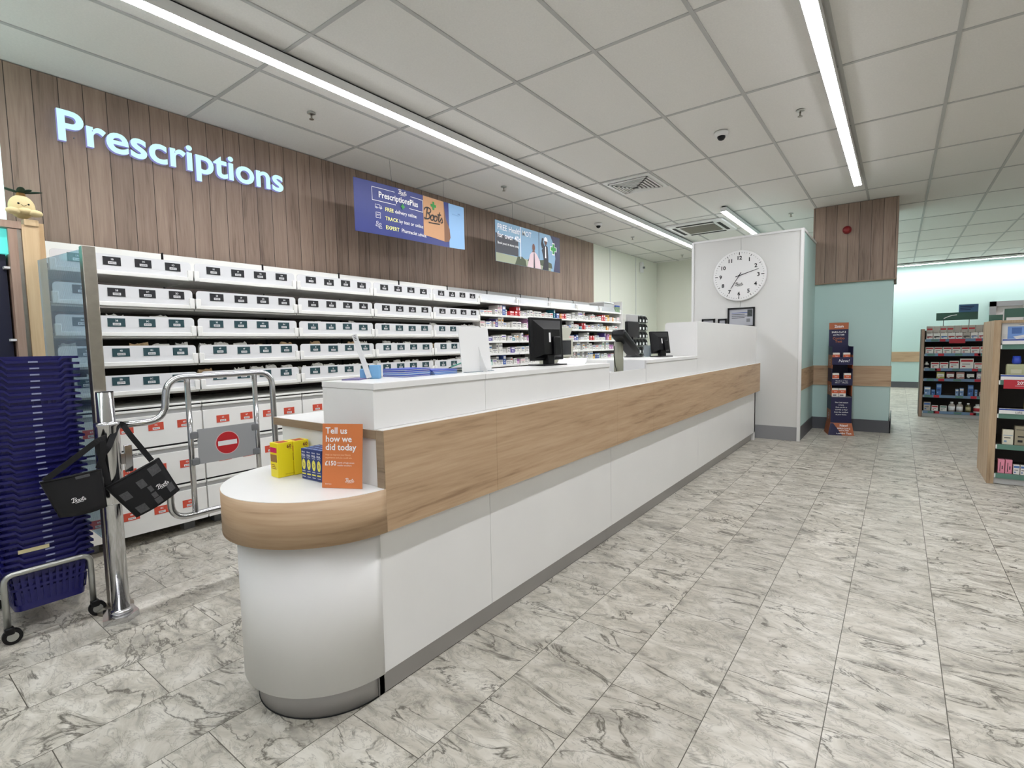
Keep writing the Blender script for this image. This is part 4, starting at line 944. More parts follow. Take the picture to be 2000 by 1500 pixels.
MB().lathe([(0.043, 0.56), (0.047, 0.565), (0.047, 0.925), (0.05, 0.93), (0.05, 0.945), (0.036, 0.948)], (PX, PY, 0), CHROME, 28).build('hinge_sleeve', t)
MB().cyl((PX, PY, 1.085), (PX, PY, 1.088), 0.034, BLACKM, 24).build('top_cap', t)
gx = PX-0.015
MB().tube(arc_path([(gx, 0.80, 0.922), (gx, 1.0, 0.922), (gx, 1.018, 1.135), (gx, 1.565, 1.139), (gx, 1.57, 0.405), (gx, 1.0, 0.405), (gx, 1.0, 0.60), (gx, 0.80, 0.60)], 0.085, 8), 0.0165, CHROME, 16).build('frame_tube', t)
for yy in (1.112, 1.462): MB().cyl((gx, yy, 0.412), (gx, yy, 1.128), 0.0135, CHROME, 14).build('bar', t)
pt = MB().box((gx+0.008, 1.14, 0.668), (gx+0.012, 1.445, 0.855), mm('satin_silver_plate', (176, 178, 180), 0.4, 0.3), 0.001).build('sign_plate', t)
g = MB(); c = V((gx+0.0126, 1.29, 0.762))
g.face([c+V((0, 0.0635*math.cos(a*PI/20), 0.0635*math.sin(a*PI/20))) for a in range(40)], mm('pale_pink_ring_print', (236, 200, 200), 0.5)); g.face([c+V((0.0004, 0.060*math.cos(a*PI/20), 0.060*math.sin(a*PI/20))) for a in range(40)], INKR); g.face([c+V((0.0008, a, b)) for a, b in ((-0.050, -0.013), (0.050, -0.013), (0.050, 0.013), (-0.050, 0.013))], INKW)
g.build('no_entry_symbol', pt)
for yy in (1.125, 1.445):
    for zz in (0.685, 0.825): MB().box((gx-0.018, yy-0.02, zz-0.018), (gx+0.018, yy+0.02, zz+0.018), GREY, 0.006).build('clamp', t)
t2 = thing('gate_latch', 'small chrome latch bracket on the back of the round post', 'latch', (PX+0.05, PY+0.04, 0.76)); MB().box((PX+0.02, PY+0.05, 0.70), (PX+0.028, PY+0.085, 0.83), CHROME, 0.004).build('plate', t2); MB().cyl((PX+0.024, PY+0.085, 0.775), (PX+0.024, PY+0.14, 0.778), 0.005, CHROME, 10).build('pin', t2); MB().box((PX+0.02, PY+0.03, 0.74), (PX+0.028, PY+0.055, 0.79), CHROME).build('lug', t2)
GX, GY = -3.065, 0.765
t = thing('glass_screen', 'bluish glass screen with a brushed steel post beside the baskets', 'screen', (GX, GY, 0))
MB().box((GX-0.022, GY-0.026, 0.0), (GX+0.026, GY+0.026, 1.768), STEEL, 0.003).build('post', t)
MB().lathe([(0.075, 0), (0.075, 0.016), (0.045, 0.03)], (GX, GY, 0), STEEL, 28).build('base_disc', t)
ga, gb = V((GX-0.02, GY, 0)), V((-3.74, 0.715, 0)); nn = (gb-ga).cross(Z).normalized()*0.004
g = MB(); g.prism([ga+Z*0.33, gb+Z*0.42, gb+Z*1.775, ga+Z*1.765], nn*2, GLASS); g.build('glass_pane', t)
MB().box((GX-0.05, GY-0.012, 1.60), (GX-0.018, GY+0.014, 1.66), mm('grey_clip', (70, 92, 98), 0.4), 0.006).build('clip', t)

# ------------------------------------------------------------ display bay with pine end at the far left
t = thing('display_bay', 'tall display bay with pine end boards, teal lightbox and navy shelves at the left edge', 'display unit', (-4.1, 0.3, 0))
MB().box((-4.47, 0.665, 0), (-3.752, 0.735, 1.96), PINE).build('end_board', t)
MB().box((-4.47, 0.735, 0), (-3.80, 0.765, 1.985), PINE).build('end_board', t)
MB().box((-3.81, 0.675, 1.955), (-3.745, 0.735, 1.99), PINE, 0.004).build('cap_block', t)
MB().box((-3.80, 0.645, 0), (-3.765, 0.664, 1.95), STEEL).build('steel_strip', t)
MB().box((-4.47, 0.610, 0), (-3.75, 0.645, 1.93), PINKWOOD).build('side_post', t)
MB().box((-4.47, -0.9, 1.935), (-3.75, 0.664, 1.972), PINKWOOD).build('top_rail', t)
MB().box((-4.47, -0.9, 1.80), (-3.78, 0.610, 1.93), TEALLIT).build('teal_lightbox', t)
MB().box((-4.47, -0.9, 1.975), (-3.76, 0.612, 2.46), MINTLIT).build('header_lightbox', t)
MB().box((-4.47, -0.9, 0.0), (-3.80, 0.60, 1.798), mm('dark_navy_shelf_unit', (18, 22, 48), 0.5)).build('navy_shelves', t)
for z in (1.72, 1.34): MB().box((-3.80, 0.585, z), (-3.76, 0.609, z+0.012), WPLA).build('shelf_clip', t)
t = thing('plush_toy', 'cream plush toy with dark green leaves peeping over the pine end boards', 'soft toy', (-3.79, 0.68, 1.99))
PL = mat('cream_plush', (214, 196, 150), 0.95, bump=0.5, bscale=300); LF = mat('dark_green_felt', (38, 58, 44), 0.95)
q = MB(); q.ell((0, 0, 0.0), (0.05, 0.055, 0.062), PL, 22, 14); q.ell((0.045, 0.005, -0.028), (0.022, 0.03, 0.018), PL, 16, 10)
for sy in (-1, 1): q.ell((0.05, 0.045*sy+0.0, -0.035), (0.024, 0.03, 0.019), PL, 16, 10)
bd = q.build('body', t, local=True); bd.location = (0, 0.0, 0.068)
q = MB()
for sy in (-1, 1): q.ell((0.046, 0.02*sy, 0.005), (0.006, 0.005, 0.005), BLACK, 10, 8)
q.ribbon([(0.006*i-0.012, 0.004*abs(i-2)-0.008) for i in range(5)], 0.002, (0.0505, 0, 0), Y, Z, BLACK)
q = q.build('face', t, local=True); q.location = (0, 0, 0.072)
for k, (ang, L_) in enumerate(((0.2, 0.09), (2.9, 0.085), (1.3, 0.06), (4.6, 0.06), (5.4, 0.05))):
    g = MB(); R3 = Matrix.Rotation(ang, 4, 'Z') @ Matrix.Rotation(-0.25, 4, 'Y')
    g.ell((0, 0, 0), (0.045*L_/0.09+0.01, 0.018, 0.006), LF, 14, 8, T=Matrix.Rotation(PI/2, 4, 'Z') @ R3 @ Matrix.Translation((L_*0.5, 0, 0)))
    lf = g.build('leaf', t, local=True); lf.location = (0.0, 0, 0.142)
MB().lathe([(0.022, 0), (0.016, 0.02)], (0, 0, 0), mm('brown_felt', (150, 112, 60), 0.9), 14).build('stem', t, local=True).location = (0, 0, 0.124)

# ------------------------------------------------------------ basket stack on its trolley
BXF, BYC = -3.085, 0.545
t = thing('basket_trolley', 'zinc tube trolley on black castors carrying the stack of blue baskets', 'trolley', (-3.3, 0.53, 0))
ZR = 0.305
for xx in (-3.075, -3.535): MB().tube(arc_path([(xx, 0.385, 0.075), (xx, 0.385, ZR), (xx, 0.685, ZR), (xx, 0.685, 0.075)], 0.04, 6), 0.0125, ZINC, 14).build('leg_frame', t)
for yy in (0.42, 0.65): MB().cyl((-3.075, yy, ZR-0.004), (-3.535, yy, ZR-0.004), 0.009, ZINC, 10).build('side_rail', t)
for xx in (-3.075, -3.535):
    for yy in (0.385, 0.685):
        g = MB(); g.cyl((xx-0.012, yy+0.012, 0.034), (xx+0.012, yy+0.012, 0.034), 0.034, BLACK, 24); g.cyl((xx-0.0135, yy+0.012, 0.034), (xx+0.0135, yy+0.012, 0.034), 0.02, ZINC, 16); ca = g.build('castor', t)
        MB().box((xx-0.018, yy-0.012, 0.045), (xx+0.018, yy+0.02, 0.078), BLACK, 0.006).build('fork', ca)
def basket_mesh():
    """shopping basket: tapering slotted walls, rolled rim stepped down at the middle of each long side; local, origin under its centre"""
    g = MB(); W2, D2, Hh = 0.160, 0.225, 0.205      # half width (y), half depth (x)
    tw_, td_ = 0.125, 0.19
    def sect(z):
        f = z/Hh; return tw_+(W2-0.012-tw_)*f, td_+(D2-0.012-td_)*f
    def rr(hw, hd, r, z, n=4):
        P = []
        for cx, cy, a0 in ((hd-r, hw-r, 0), (-hd+r, hw-r, 1), (-hd+r, -hw+r, 2), (hd-r, -hw+r, 3)):
            for i in range(n+1): a = (a0+i/n)*PI/2; P.append(V((cx+r*math.cos(a), cy+r*math.sin(a), z)))
        return P
    def wall(z0, z1, off0=0, off1=0):
        a, b = sect(z0), sect(z1); rings = [[g.bm.verts.new(p) for p in rr(a[0]+off0, a[1]+off0, 0.03, z0)], [g.bm.verts.new(p) for p in rr(b[0]+off1, b[1]+off1, 0.03, z1)]]
        g.loft(rings, BASKET, caps=False)
    wall(0.0, 0.03); wall(0.098, 0.110); wall(0.175, Hh)
    bt = rr(tw_, td_, 0.03, 0.0); g.face(bt, BASKET)
    # vertical ribs between the slots
    for z0, z1 in ((0.03, 0.098), (0.110, 0.175)):
        a, b = sect(z0), sect(z1)
        for k in range(11):
            f = -1+2*k/10; w_ = 0.0055
            for sx in (1, -1):
                g.prism([(sx*a[1], f*(a[0]-0.02)-w_, z0), (sx*a[1], f*(a[0]-0.02)+w_, z0), (sx*b[1], f*(b[0]-0.02)+w_, z1), (sx*b[1], f*(b[0]-0.02)-w_, z1)], (-sx*0.003, 0, 0), BASKET)
        for k in range(15):
            f = -1+2*k/14; w_ = 0.0055
            for sy in (1, -1):
                g.prism([(f*(a[1]-0.02)-w_, sy*a[0], z0), (f*(a[1]-0.02)+w_, sy*a[0], z0), (f*(b[1]-0.02)+w_, sy*b[0], z1), (f*(b[1]-0.02)-w_, sy*b[0], z1)], (0, -sy*0.003, 0), BASKET)
    # rim: band that dips in the middle of the end faces
    n = 4; base = []
    for sx in (1, -1):
        prof = [(-W2, 0.0), (-0.104, 0.0), (-0.088, -0.018), (0.088, -0.018), (0.104, 0.0), (W2, 0.0)]
        for (y0, d0), (y1, d1) in zip(prof, prof[1:]):
            g.prism([(sx*D2, y0, Hh+d0-0.011), (sx*D2, y1, Hh+d1-0.011), (sx*D2, y1, Hh+d1), (sx*D2, y0, Hh+d0)], (-sx*0.014, 0, 0), BASKET)
    for sy in (1, -1): g.box((-D2, sy*W2, Hh-0.011), (D2, sy*(W2-0.014), Hh), BASKET, 0.002)
    return g
NBK = 34; Z0B = 0.112; PITCH = 0.0285
root = thing('shopping_basket', 'lowest blue shopping basket, its slotted body hanging below the trolley rail', 'basket', (BXF-0.225, BYC, Z0B), 0, 'stacked blue shopping baskets')
basket_mesh().build('body', root, local=True)
MB().box((0.2252, -0.016, 0.1775), (0.2264, 0.016, 0.184), mm('grey_white_handle_mark', (150, 156, 190), 0.5), 0.0003).build('badge', root, local=True)
for k in range(1, NBK):
    lb = 'topmost blue shopping basket of the tall stack on the trolley' if k == NBK-1 else f'blue shopping basket in the tall stack, {ordn(NBK-k)} from the top'
    c = copy_tree(root, None, lb, (BXF-0.225+random.uniform(-0.003, 0.003), BYC+random.uniform(-0.003, 0.003), Z0B+PITCH*k))
t = MB(); t.box((-3.0835, 0.44, 0.385), (-3.0825, 0.545, 0.402), mm('torn_cream_sticker', (214, 204, 160), 0.7), T=Matrix.Rotation(0.0, 4, 'X')); tag(t.build('torn_sticker', loc=(-3.083, 0.49, 0.39)), 'torn cream sticker on the front of a lower blue basket', 'sticker')

# ------------------------------------------------------------ two black mesh bags
def bag(corners, th, name, lb, loc, windows, logo, straps):
    t = thing(name, lb, 'bag', loc)
    TL, TR, BR, BL = [V(c) for c in corners]; n = (TR-TL).cross(BL-TL).normalized()
    if n.x < 0: n = -n
    def P(u, v): return (TL*(1-u)+TR*u)*(1-v)+(BL*(1-u)+BR*u)*v
    g = MB(); N = 8; fr, bk = [], []
    for j in range(N+1):
        for i in range(N+1):
            u, v = i/N, j/N; bul = 4*u*(1-u)*min(1, 0.35+v)*th/2; fr.append(g.bm.verts.new(P(u, v)+n*(bul+0.003))); bk.append(g.bm.verts.new(P(u, v)-n*(bul*0.7+0.003)))
    k = g.mi(FABRIC)
    for j in range(N):
        for i in range(N):
            a = j*(N+1)+i
            for L_ in (fr, bk): f = g.bm.faces.new([L_[a], L_[a+1], L_[a+N+2], L_[a+N+1]]); f.smooth = True; f.material_index = k
    idx = [i for i in range(N+1)]+[j*(N+1)+N for j in range(1, N+1)]+[N*(N+1)+i for i in range(N-1, -1, -1)]+[j*(N+1) for j in range(N-1, 0, -1)]
    for a, b in zip(idx, idx[1:]+idx[:1]): f = g.bm.faces.new([fr[a], fr[b], bk[b], bk[a]]); f.material_index = k
    g.build('body', t)
    def S(u, v, l=0.002): bul = 4*u*(1-u)*min(1, 0.35+v)*th/2; return P(u, v)+n*(bul+0.003+l)
    for (u0, v0, u1, v1) in windows:
        g = MB(); g.face([S(u0, v0), S(u1, v0), S(u1, v1), S(u0, v1)], MESHF); g.build('mesh_window', t, cls=False)
    g = MB(); r_ = (TR-TL).normalized(); u_ = n.cross(r_).normalized()
    if u_.z < 0: u_ = -u_
    g.logo(logo[2], S(logo[0], logo[1], 0.004+th*0.12), r_, u_, INKW, 1.3, 0.001); g.build('logo', t, cls=False)
    g = MB(); ed = [S(0, 0), S(0.25, 0), S(0.5, 0), S(0.75, 0), S(1, 0)]; g.tube(ed, 0.004, FABRIC, 6); g.tube([P(0, 0), P(0, 1)], 0.004, FABRIC, 6); g.tube([P(1, 0), P(1, 1)], 0.004, FABRIC, 6); g.build('piping', t)
    for pth in straps: MB().strap(arc_path(pth, 0.03, 4), n, 0.004, 0.024, FABRIC).build('strap', t)
    return t
bx_ = -2.90
bag([(bx_, 0.722, 0.648), (bx_+0.03, 0.93, 0.752), (bx_+0.03, 1.01, 0.572), (bx_, 0.835, 0.478)], 0.05, 'mesh_bag',
    'black mesh shopping bag hanging tilted from the gate arm, right of the post', (bx_, 0.86, 0.48),
    [(0.06, 0.3, 0.22, 0.5), (0.42, 0.22, 0.56, 0.42), (0.52, 0.46, 0.60, 0.6), (0.5, 0.64, 0.6, 0.78), (0.48, 0.8, 0.62, 0.95), (0.72, 0.08, 0.92, 0.3), (0.1, 0.75, 0.3, 0.95), (0.82, 0.68, 0.96, 0.88)],
    (0.66, 0.62, 0.055), [[(bx_+0.02, 0.905, 0.742), (bx_+0.0, 0.83, 0.88), (bx_-0.04, 0.815, 0.932), (bx_-0.02, 0.79, 0.93), (bx_+0.03, 0.735, 0.83), (bx_+0.02, 0.71, 0.80)], [(bx_+0.02, 0.70, 0.86), (bx_+0.02, 0.715, 0.76), (bx_, 0.735, 0.66)]])
bag([(bx_-0.02, 0.505, 0.72), (bx_+0.02, 0.705, 0.742), (bx_+0.02, 0.715, 0.565), (bx_-0.02, 0.56, 0.55)], 0.07, 'mesh_bag',
    'black mesh shopping bag hanging in front of the blue baskets, left of the post', (bx_, 0.6, 0.55),
    [(0.55, 0.03, 0.8, 0.1)], (0.36, 0.62, 0.05), [[(bx_-0.01, 0.515, 0.725), (bx_+0.02, 0.62, 0.81), (bx_+0.03, 0.70, 0.875), (bx_+0.0, 0.74, 0.88)], [(bx_+0.01, 0.70, 0.745), (bx_+0.03, 0.715, 0.80), (bx_+0.03, 0.72, 0.87)]])

# ------------------------------------------------------------ cardboard test-kit stand by the column
t = thing('cardboard_display_stand', 'tall navy and copper cardboard stand of combo tests against the mint column', 'display stand', (-0.69, 7.95, 0), math.radians(14))
W_, D_ = 0.235, 0.30
OR2 = COPPER
for k, (a, b) in enumerate(((0.15, 0.33), (0.33, 0.52), (0.52, 0.70), (0.70, 0.88), (0.88, 1.06), (1.06, 1.17))):
    for sx in (0, 1): MB().box((sx*(W_-0.006), 0.01, a), (sx*(W_-0.006)+0.006, D_, b), DNAVY if k % 2 else OR2).build('side_panel', t, local=True)
MB().box((0, D_-0.006, 0.0), (W_, D_, 1.18), DNAVY).build('back_panel', t, local=True)
MB().box((0, 0.006, 0.12), (W_, 0.014, 0.50), DNAVY).build('front_panel', t, local=True)
for z, h in ((0.50, 0.022), (0.70, 0.075), (0.97, 0.09)):
    MB().box((0.006, 0.012, z), (W_-0.006, D_-0.006, z+0.006), GREY).build('shelf', t, local=True); MB().box((0.0, 0.004, z-0.04), (W_, 0.012, z+h-0.03), DNAVY).build('shelf_front', t, local=True)
MB().prism([(-0.03, -0.035, 0), (W_+0.03, -0.035, 0), (W_+0.005, 0.0, 0.16), (-0.005, 0.0, 0.16)], (0, 0.006, 0), OR2).build('foot_front', t, local=True)
MB().prism([(-0.03, -0.03, 0), (-0.03, D_, 0), (-0.003, D_, 0.15), (-0.003, 0.004, 0.15)], (0.004, 0, 0), OR2).build('foot_side', t, local=True)
MB().prism([(-0.031, -0.036, 0.001), (0.13, -0.036, 0.001), (0.03, -0.008, 0.155), (-0.004, -0.003, 0.155)], (0, -0.0008, 0), DNAVY).build('foot_navy_patch', t, local=True)
MB().box((0.0, D_-0.012, 1.17), (W_-0.01, D_-0.006, 1.40), DNAVY).build('header', t, local=True); MB().box((0.0, D_-0.013, 1.40), (W_-0.01, D_-0.006, 1.49), OR2).build('header_top', t, local=True)
g = MB(); hy = D_-0.0135; mid = (W_-0.01)/2
g.text('2san', 0.05, (mid, hy, 1.425), X, Z, INKW, 'c', 0.02, wx=1.2)
for s_, z, sz, m in (('SARS-CoV-2', 1.352, 0.032, INKW), ('and Flu A&B', 1.318, 0.026, INKW), ('Combo', 1.265, 0.045, OR2), ('Test', 1.222, 0.045, OR2)): g.text(s_, sz, (mid, hy+(0.001), z), X, Z, m, 'c', 0.02)
g.build('header_lettering', t, local=True, cls=False); g = MB(); g.text('New!', 0.055, (mid+0.02, 0.003, 0.965), X, Z, INKW, 'c', 0.0, 0.2)
g.text('Results in 1 Test', 0.02, (mid, 0.003, 0.712), X, Z, INKW, 'c', 0.01); g.text('All-in-1   3 Results', 0.02, (mid, 0.003, 0.688), X, Z, INKW, 'c', 0.01)
g.build('shelf_lettering', t, local=True, cls=False); g = MB()
for i, s_ in enumerate(('The Cold season', 'is here.', 'Find out if it is', 'COVID or FLU', 'from the comfort', 'of your home.')): g.text(s_, 0.022, (W_/2, 0.0055, 0.425-0.032*i), X, Z, INKW, 'c', 0.01)
g.build('front_lettering', t, local=True, cls=False); g = MB()
sl = V((0, 0.035, 0.16)).normalized()
for s_, z, sz in (('New!', 0.115, 0.042), ('SARS-CoV-2', 0.082, 0.028), ('and Flu A&B', 0.058, 0.022), ('Combo Test', 0.018, 0.033)): g.text(s_, sz, (W_/2+0.03, -0.0375+z*0.035/0.16, z), X, sl, INKW, 'c', 0.02)
g.build('foot_lettering', t, local=True, cls=False)
for z, s_ in ((0.96, '3-1'), (0.61, '15'), (0.24, '99%')):
    g = MB(); g.ribbon([(0.04*math.cos(a*PI/8), 0.04*math.sin(a*PI/8)) for a in range(17)], 0.006, (-0.0008, D_/2, z), V((0, -1, 0)), Z, INKW); g.text(s_, 0.035, (-0.0008, D_/2, z-0.012), V((0, -1, 0)), Z, INKW, 'c', 0.01); g.build('side_roundel', t, local=True, cls=False)
ORB = mm('white_carton', (226, 222, 216), 0.5); ORB2 = mm('orange_red_print', (206, 96, 56), 0.5)
base = V((-0.69, 7.95, 0)); Rm = Matrix.Rotation(math.radians(14), 4, 'Z')
for n_, (x, y, z, lb) in enumerate(((0.012, 0.03, 0.9765, 'left test box on the top shelf of the cardboard stand'), (0.13, 0.03, 0.9765, 'right test box on the top shelf of the cardboard stand'), (0.012, 0.03, 0.7065, 'left test box on the middle shelf of the cardboard stand'), (0.145, 0.03, 0.7065, 'right test box on the middle shelf of the cardboard stand'),
                                   (0.012, 0.03, 0.5065, 'left test box on the bottom shelf of the cardboard stand'), (0.092, 0.03, 0.5065, 'right test box on the bottom shelf of the cardboard stand'))):
    p = base+Rm @ V((x, y, z))
    if n_ == 0:
        k0 = thing('test_kit_box', 'white and orange '+lb, 'box', p, math.radians(14), 'test kit boxes on the cardboard stand')
        MB().box((0, 0, 0), (0.076, 0.05, 0.112), ORB, 0.001).build('carton', k0, local=True); g = MB(); g.box((0.0, -0.0006, 0.045), (0.076, 0, 0.088), ORB2); g.box((0.01, -0.0008, 0.01), (0.05, 0, 0.03), GREY); g.text('2san', 0.018, (0.038, -0.0006, 0.062), X, Z, INKW, 'c'); g.build('print', k0, local=True)
    else: c = copy_tree(k0, None, 'white and orange '+lb, p)

# ------------------------------------------------------------ far gondola
def gondola(x0, x1, y0, depth, top, shelves, endm, name, lb, stripm, backm, th=0.045):
    t = thing(name, lb, 'shelving', (x0+0.3, y0+depth/2, 0))
    MB().box((x0, y0-0.01, 0.0), (x0+th, y0+depth+0.02, top), endm).build('end_panel', t)
    MB().box((x0+th, y0+depth-0.03, 0.02), (x1, y0+depth, top-0.02), backm).build('back_panel', t)
    for z, d in shelves:
        MB().box((x0+th+0.004, y0, z-0.012), (x1, y0+depth-0.03, z), backm).build('shelf', t)
        MB().box((x0+th+0.010, y0-0.014, z-0.040), (x1, y0, z+0.002), stripm(z)).build('price_strip', t)
        MB().box((x0+th+0.002, y0-0.012, z-0.038), (x0+th+0.014, y0+0.0, z-0.002), WPLA, 0.003).build('strip_end', t)
    MB().box((x0+th, y0, 0.004), (x1, y0+0.02, 0.085), LGREY).build('base_front', t)
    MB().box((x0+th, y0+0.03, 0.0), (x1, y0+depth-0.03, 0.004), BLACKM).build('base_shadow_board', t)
    return t
FS = [(1.238, 0), (1.012, 0), (0.778, 0), (0.616, 0), (0.355, 0), (0.10, 0)]
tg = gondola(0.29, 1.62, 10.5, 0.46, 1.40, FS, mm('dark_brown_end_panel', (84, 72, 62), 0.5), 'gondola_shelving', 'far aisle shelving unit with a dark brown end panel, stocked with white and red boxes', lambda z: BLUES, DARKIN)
MB().box((0.295, 10.48, 0.0), (0.33, 10.49, 1.40), PINKWOOD).build('end_panel_edging', tg)
g = MB()
for z, _ in FS:
    for k in range(3): xk = 0.50+0.42*k+random.uniform(-0.03, 0.03); g.box((xk, 10.4845, z-0.038), (xk+0.07, 10.486, z), REDT)
    for k in range(4): xk = 0.38+0.3*k+random.uniform(-0.03, 0.06); g.box((xk, 10.4845, z-0.034), (xk+0.09, 10.4858, z-0.004), GREENS)
g.box((0.63, 10.482, 1.17), (0.82, 10.484, 1.236), REDT)
g.build('price_tickets', tg)
SHN = ['top', 'second', 'third', 'fourth', 'fifth', 'bottom']
def fbox(x, y, z, w_, d_, h_, m1, m2, lb, name='product_box', cat='product box', grp='products on the far aisle shelves', lo=0.68, hi=0.9):
    g = MB(); g.box((x, y, z), (x+w_, y+d_, z+h_), m1); g.box((x+w_*0.06, y-0.0008, z+h_*lo), (x+w_*0.94, y, z+h_*hi), m2); g.box((x+w_*0.15, y-0.0008, z+h_*0.42), (x+w_*0.75, y, z+h_*0.48), INKK); g.box((x+w_*0.15, y-0.0008, z+h_*0.15), (x+w_*0.4, y, z+h_*0.27), m2)
    return tag(g.build(name, loc=(x+w_/2, y+d_/2, z)), lb, cat, grp)
def fbottle(x, y, z, r, h, m1, mc, lb, ml=None, grp='products on the far aisle shelves'):
    t = thing('product_bottle', lb, 'bottle', (x, y, z), group=grp)
    MB().lathe([(r*0.96, 0), (r, 0.004), (r, h*0.62), (r*0.86, h*0.72), (r*0.42, h*0.8), (r*0.42, h*0.84)], (x, y, z), m1, 18).build('bottle', t)
    MB().lathe([(r*0.5, h*0.83), (r*0.5, h), (r*0.3, h)], (x, y, z), mc, 14).build('cap', t)
    MB().lathe([(r*1.012, h*0.14), (r*1.012, h*0.55)], (x, y, z), ml or INKW, 18).build('label', t)
    return t
WC = mm('white_carton', (226, 222, 216), 0.5); RC_ = mm('red_carton_print', (176, 44, 50), 0.5); BC_ = mm('blue_carton_print', (74, 110, 170), 0.5); GC = mm('grey_carton', (176, 166, 156), 0.5)
yb = 10.51
for k in range(9): fbox(0.355+0.088*k, yb, 1.24, 0.080, 0.06, 0.092, WC if k not in (5, 8) else GC, [RC_, INKK, BC_, RC_][k % 4], f'small carton in the front row of the top far shelf, {ORD[k+1]} from left', lo=0.3, hi=0.45)
for k in range(10): fbox(0.357+0.084*k, yb+0.10, 1.24, 0.078, 0.06, 0.205, GC, [RC_, GC, RC_][k % 3], f'tall grey-pink carton at the back of the top far shelf, {ORD[k+1]} from left', lo=0.7, hi=0.82)
for k in range(8): fbox(0.350+0.108*k, yb, 1.014, 0.100, 0.07, 0.10, WC, RC_, f'white carton with a red top on the second far shelf, {ORD[k+1]} from left')
fbottle(0.372, yb+0.03, 0.78, 0.030, 0.10, WC, WC, 'white bottle with a black band at the left end of the third far shelf', INKK)
for k, (x, w_, h_, m1, m2, d) in enumerate(((0.425, 0.10, 0.095, WC, RC_, 'white box with a red top'), (0.535, 0.10, 0.095, WC, RC_, 'white box with a red edge'), (0.65, 0.11, 0.115, WC, RC_, 'taller white box with a red stripe'), (0.775, 0.155, 0.15, WC, RC_, 'largest white box with a wide red stripe'), (0.94, 0.10, 0.09, WC, RC_, 'white patterned box with a red edge'), (1.055, 0.08, 0.09, GC, INKK, 'grey box with black print'), (1.15, 0.07, 0.06, mm('navy_box', (40, 60, 110), 0.5), BC_, 'small navy box'))): fbox(x, yb, 0.78, w_, 0.07, h_, m1, m2, f'{d} on the third far shelf')
for k, (m1, m2, d) in enumerate(((mm('olive_yellow_box', (170, 160, 80), 0.5), WC, 'olive yellow'), (mm('maroon_box', (110, 40, 36), 0.5), WC, 'maroon'), (mm('dusty_pink_box', (176, 130, 120), 0.5), WC, 'dusty pink'), (BLACK, WC, 'black'), (mm('lilac_box', (150, 136, 150), 0.5), WC, 'lilac grey'), (mm('pale_lilac_box', (176, 168, 184), 0.5), WC, 'pale lilac'), (BLACK, WC, 'black and white'))): fbox(0.50+0.118*k, yb, 0.618, 0.095, 0.06, 0.10, m1, m2, f'{d} box with a white oval label on the fourth far shelf', lo=0.3, hi=0.75)
BL2 = mm('mid_blue_carton', (60, 100, 160), 0.5); BL3 = mm('pale_blue_carton', (120, 150, 190), 0.5)
for k, (x, w_, h_, m1, m2, d) in enumerate(((0.355, 0.078, 0.125, BL3, WC, 'pale blue box with a white top'), (0.445, 0.045, 0.08, BL2, BL3, 'short blue carton'), (0.505, 0.06, 0.175, BL2, BL3, 'tall blue tube box'), (0.735, 0.036, 0.10, BL3, WC, 'slim lilac blue box'), (0.785, 0.046, 0.115, BL3, WC, 'slightly taller slim lilac blue box'), (0.88, 0.062, 0.165, BL2, BL3, 'tall bright blue carton'), (0.96, 0.028, 0.095, BL3, BL2, 'narrow blue tube'), (1.01, 0.08, 0.06, GC, RC_, 'low grey box'))): fbox(x, yb, 0.357, w_, 0.05, h_, m1, m2, f'{d} on the fifth far shelf')
fbox(0.355, yb, 0.102, 0.085, 0.07, 0.135, GC, BC_, 'grey box with purple print at the left of the bottom far shelf'); fbox(0.455, yb, 0.102, 0.078, 0.07, 0.085, WC, RC_, 'short white box on the bottom far shelf, left of the pair'); fbox(0.56, yb, 0.102, 0.08, 0.07, 0.085, WC, GREENS, 'short white box on the bottom far shelf, right of the pair')
fbottle(0.70, yb+0.04, 0.102, 0.040, 0.15, GC, WPLA, 'grey bottle with a white cap on the bottom far shelf, left of the two alike'); fbottle(0.795, yb+0.04, 0.102, 0.040, 0.15, GC, WPLA, 'grey bottle with a white cap on the bottom far shelf, right of the two alike')
fbottle(0.895, yb+0.04, 0.102, 0.032, 0.14, mm('olive_bottle', (90, 84, 50), 0.3), WPLA, 'dark olive bottle with a white cap on the bottom far shelf', mm('tan_label', (180, 170, 130), 0.6)); fbottle(1.0, yb+0.04, 0.102, 0.045, 0.125, WC, WPLA, 'white bottle with a red wave label on the bottom far shelf', RC_); fbottle(1.13, yb+0.04, 0.102, 0.045, 0.18, mm('olive_bottle', (90, 84, 50), 0.3), WPLA, 'tall olive oil bottle on the bottom far shelf', mm('tan_label', (180, 170, 130), 0.6))
t = thing('aisle_sign', 'green aisle sign with a blue corner panel on two stalks over the far shelving', 'sign', (0.7, 10.8, 1.38))
MB().box((0.477, 10.79, 1.535), (0.98, 10.80, 1.655), GREEN).build('green_board', t); MB().box((0.75, 10.785, 1.655), (0.98, 10.80, 1.775), mm('slate_blue_board', (62, 98, 134), 0.6)).build('blue_board', t)
g = MB()
for k in range(3): g.box((0.765, 10.784, 1.735-0.025*k), (0.93-0.02*k, 10.785, 1.747-0.025*k), DNAVY)
g.ribbon([(0, 0), (0.06, 0.03), (0.1, 0.045), (0.16, 0.052)], 0.01, (0.57, 10.789, 1.565), X, Z, INKW); g.build('print', t, cls=False)
for x in (0.57, 0.88): MB().cyl((x, 10.80, 1.38), (x, 10.80, 1.536), 0.005, GREY, 8).build('stalk', t)

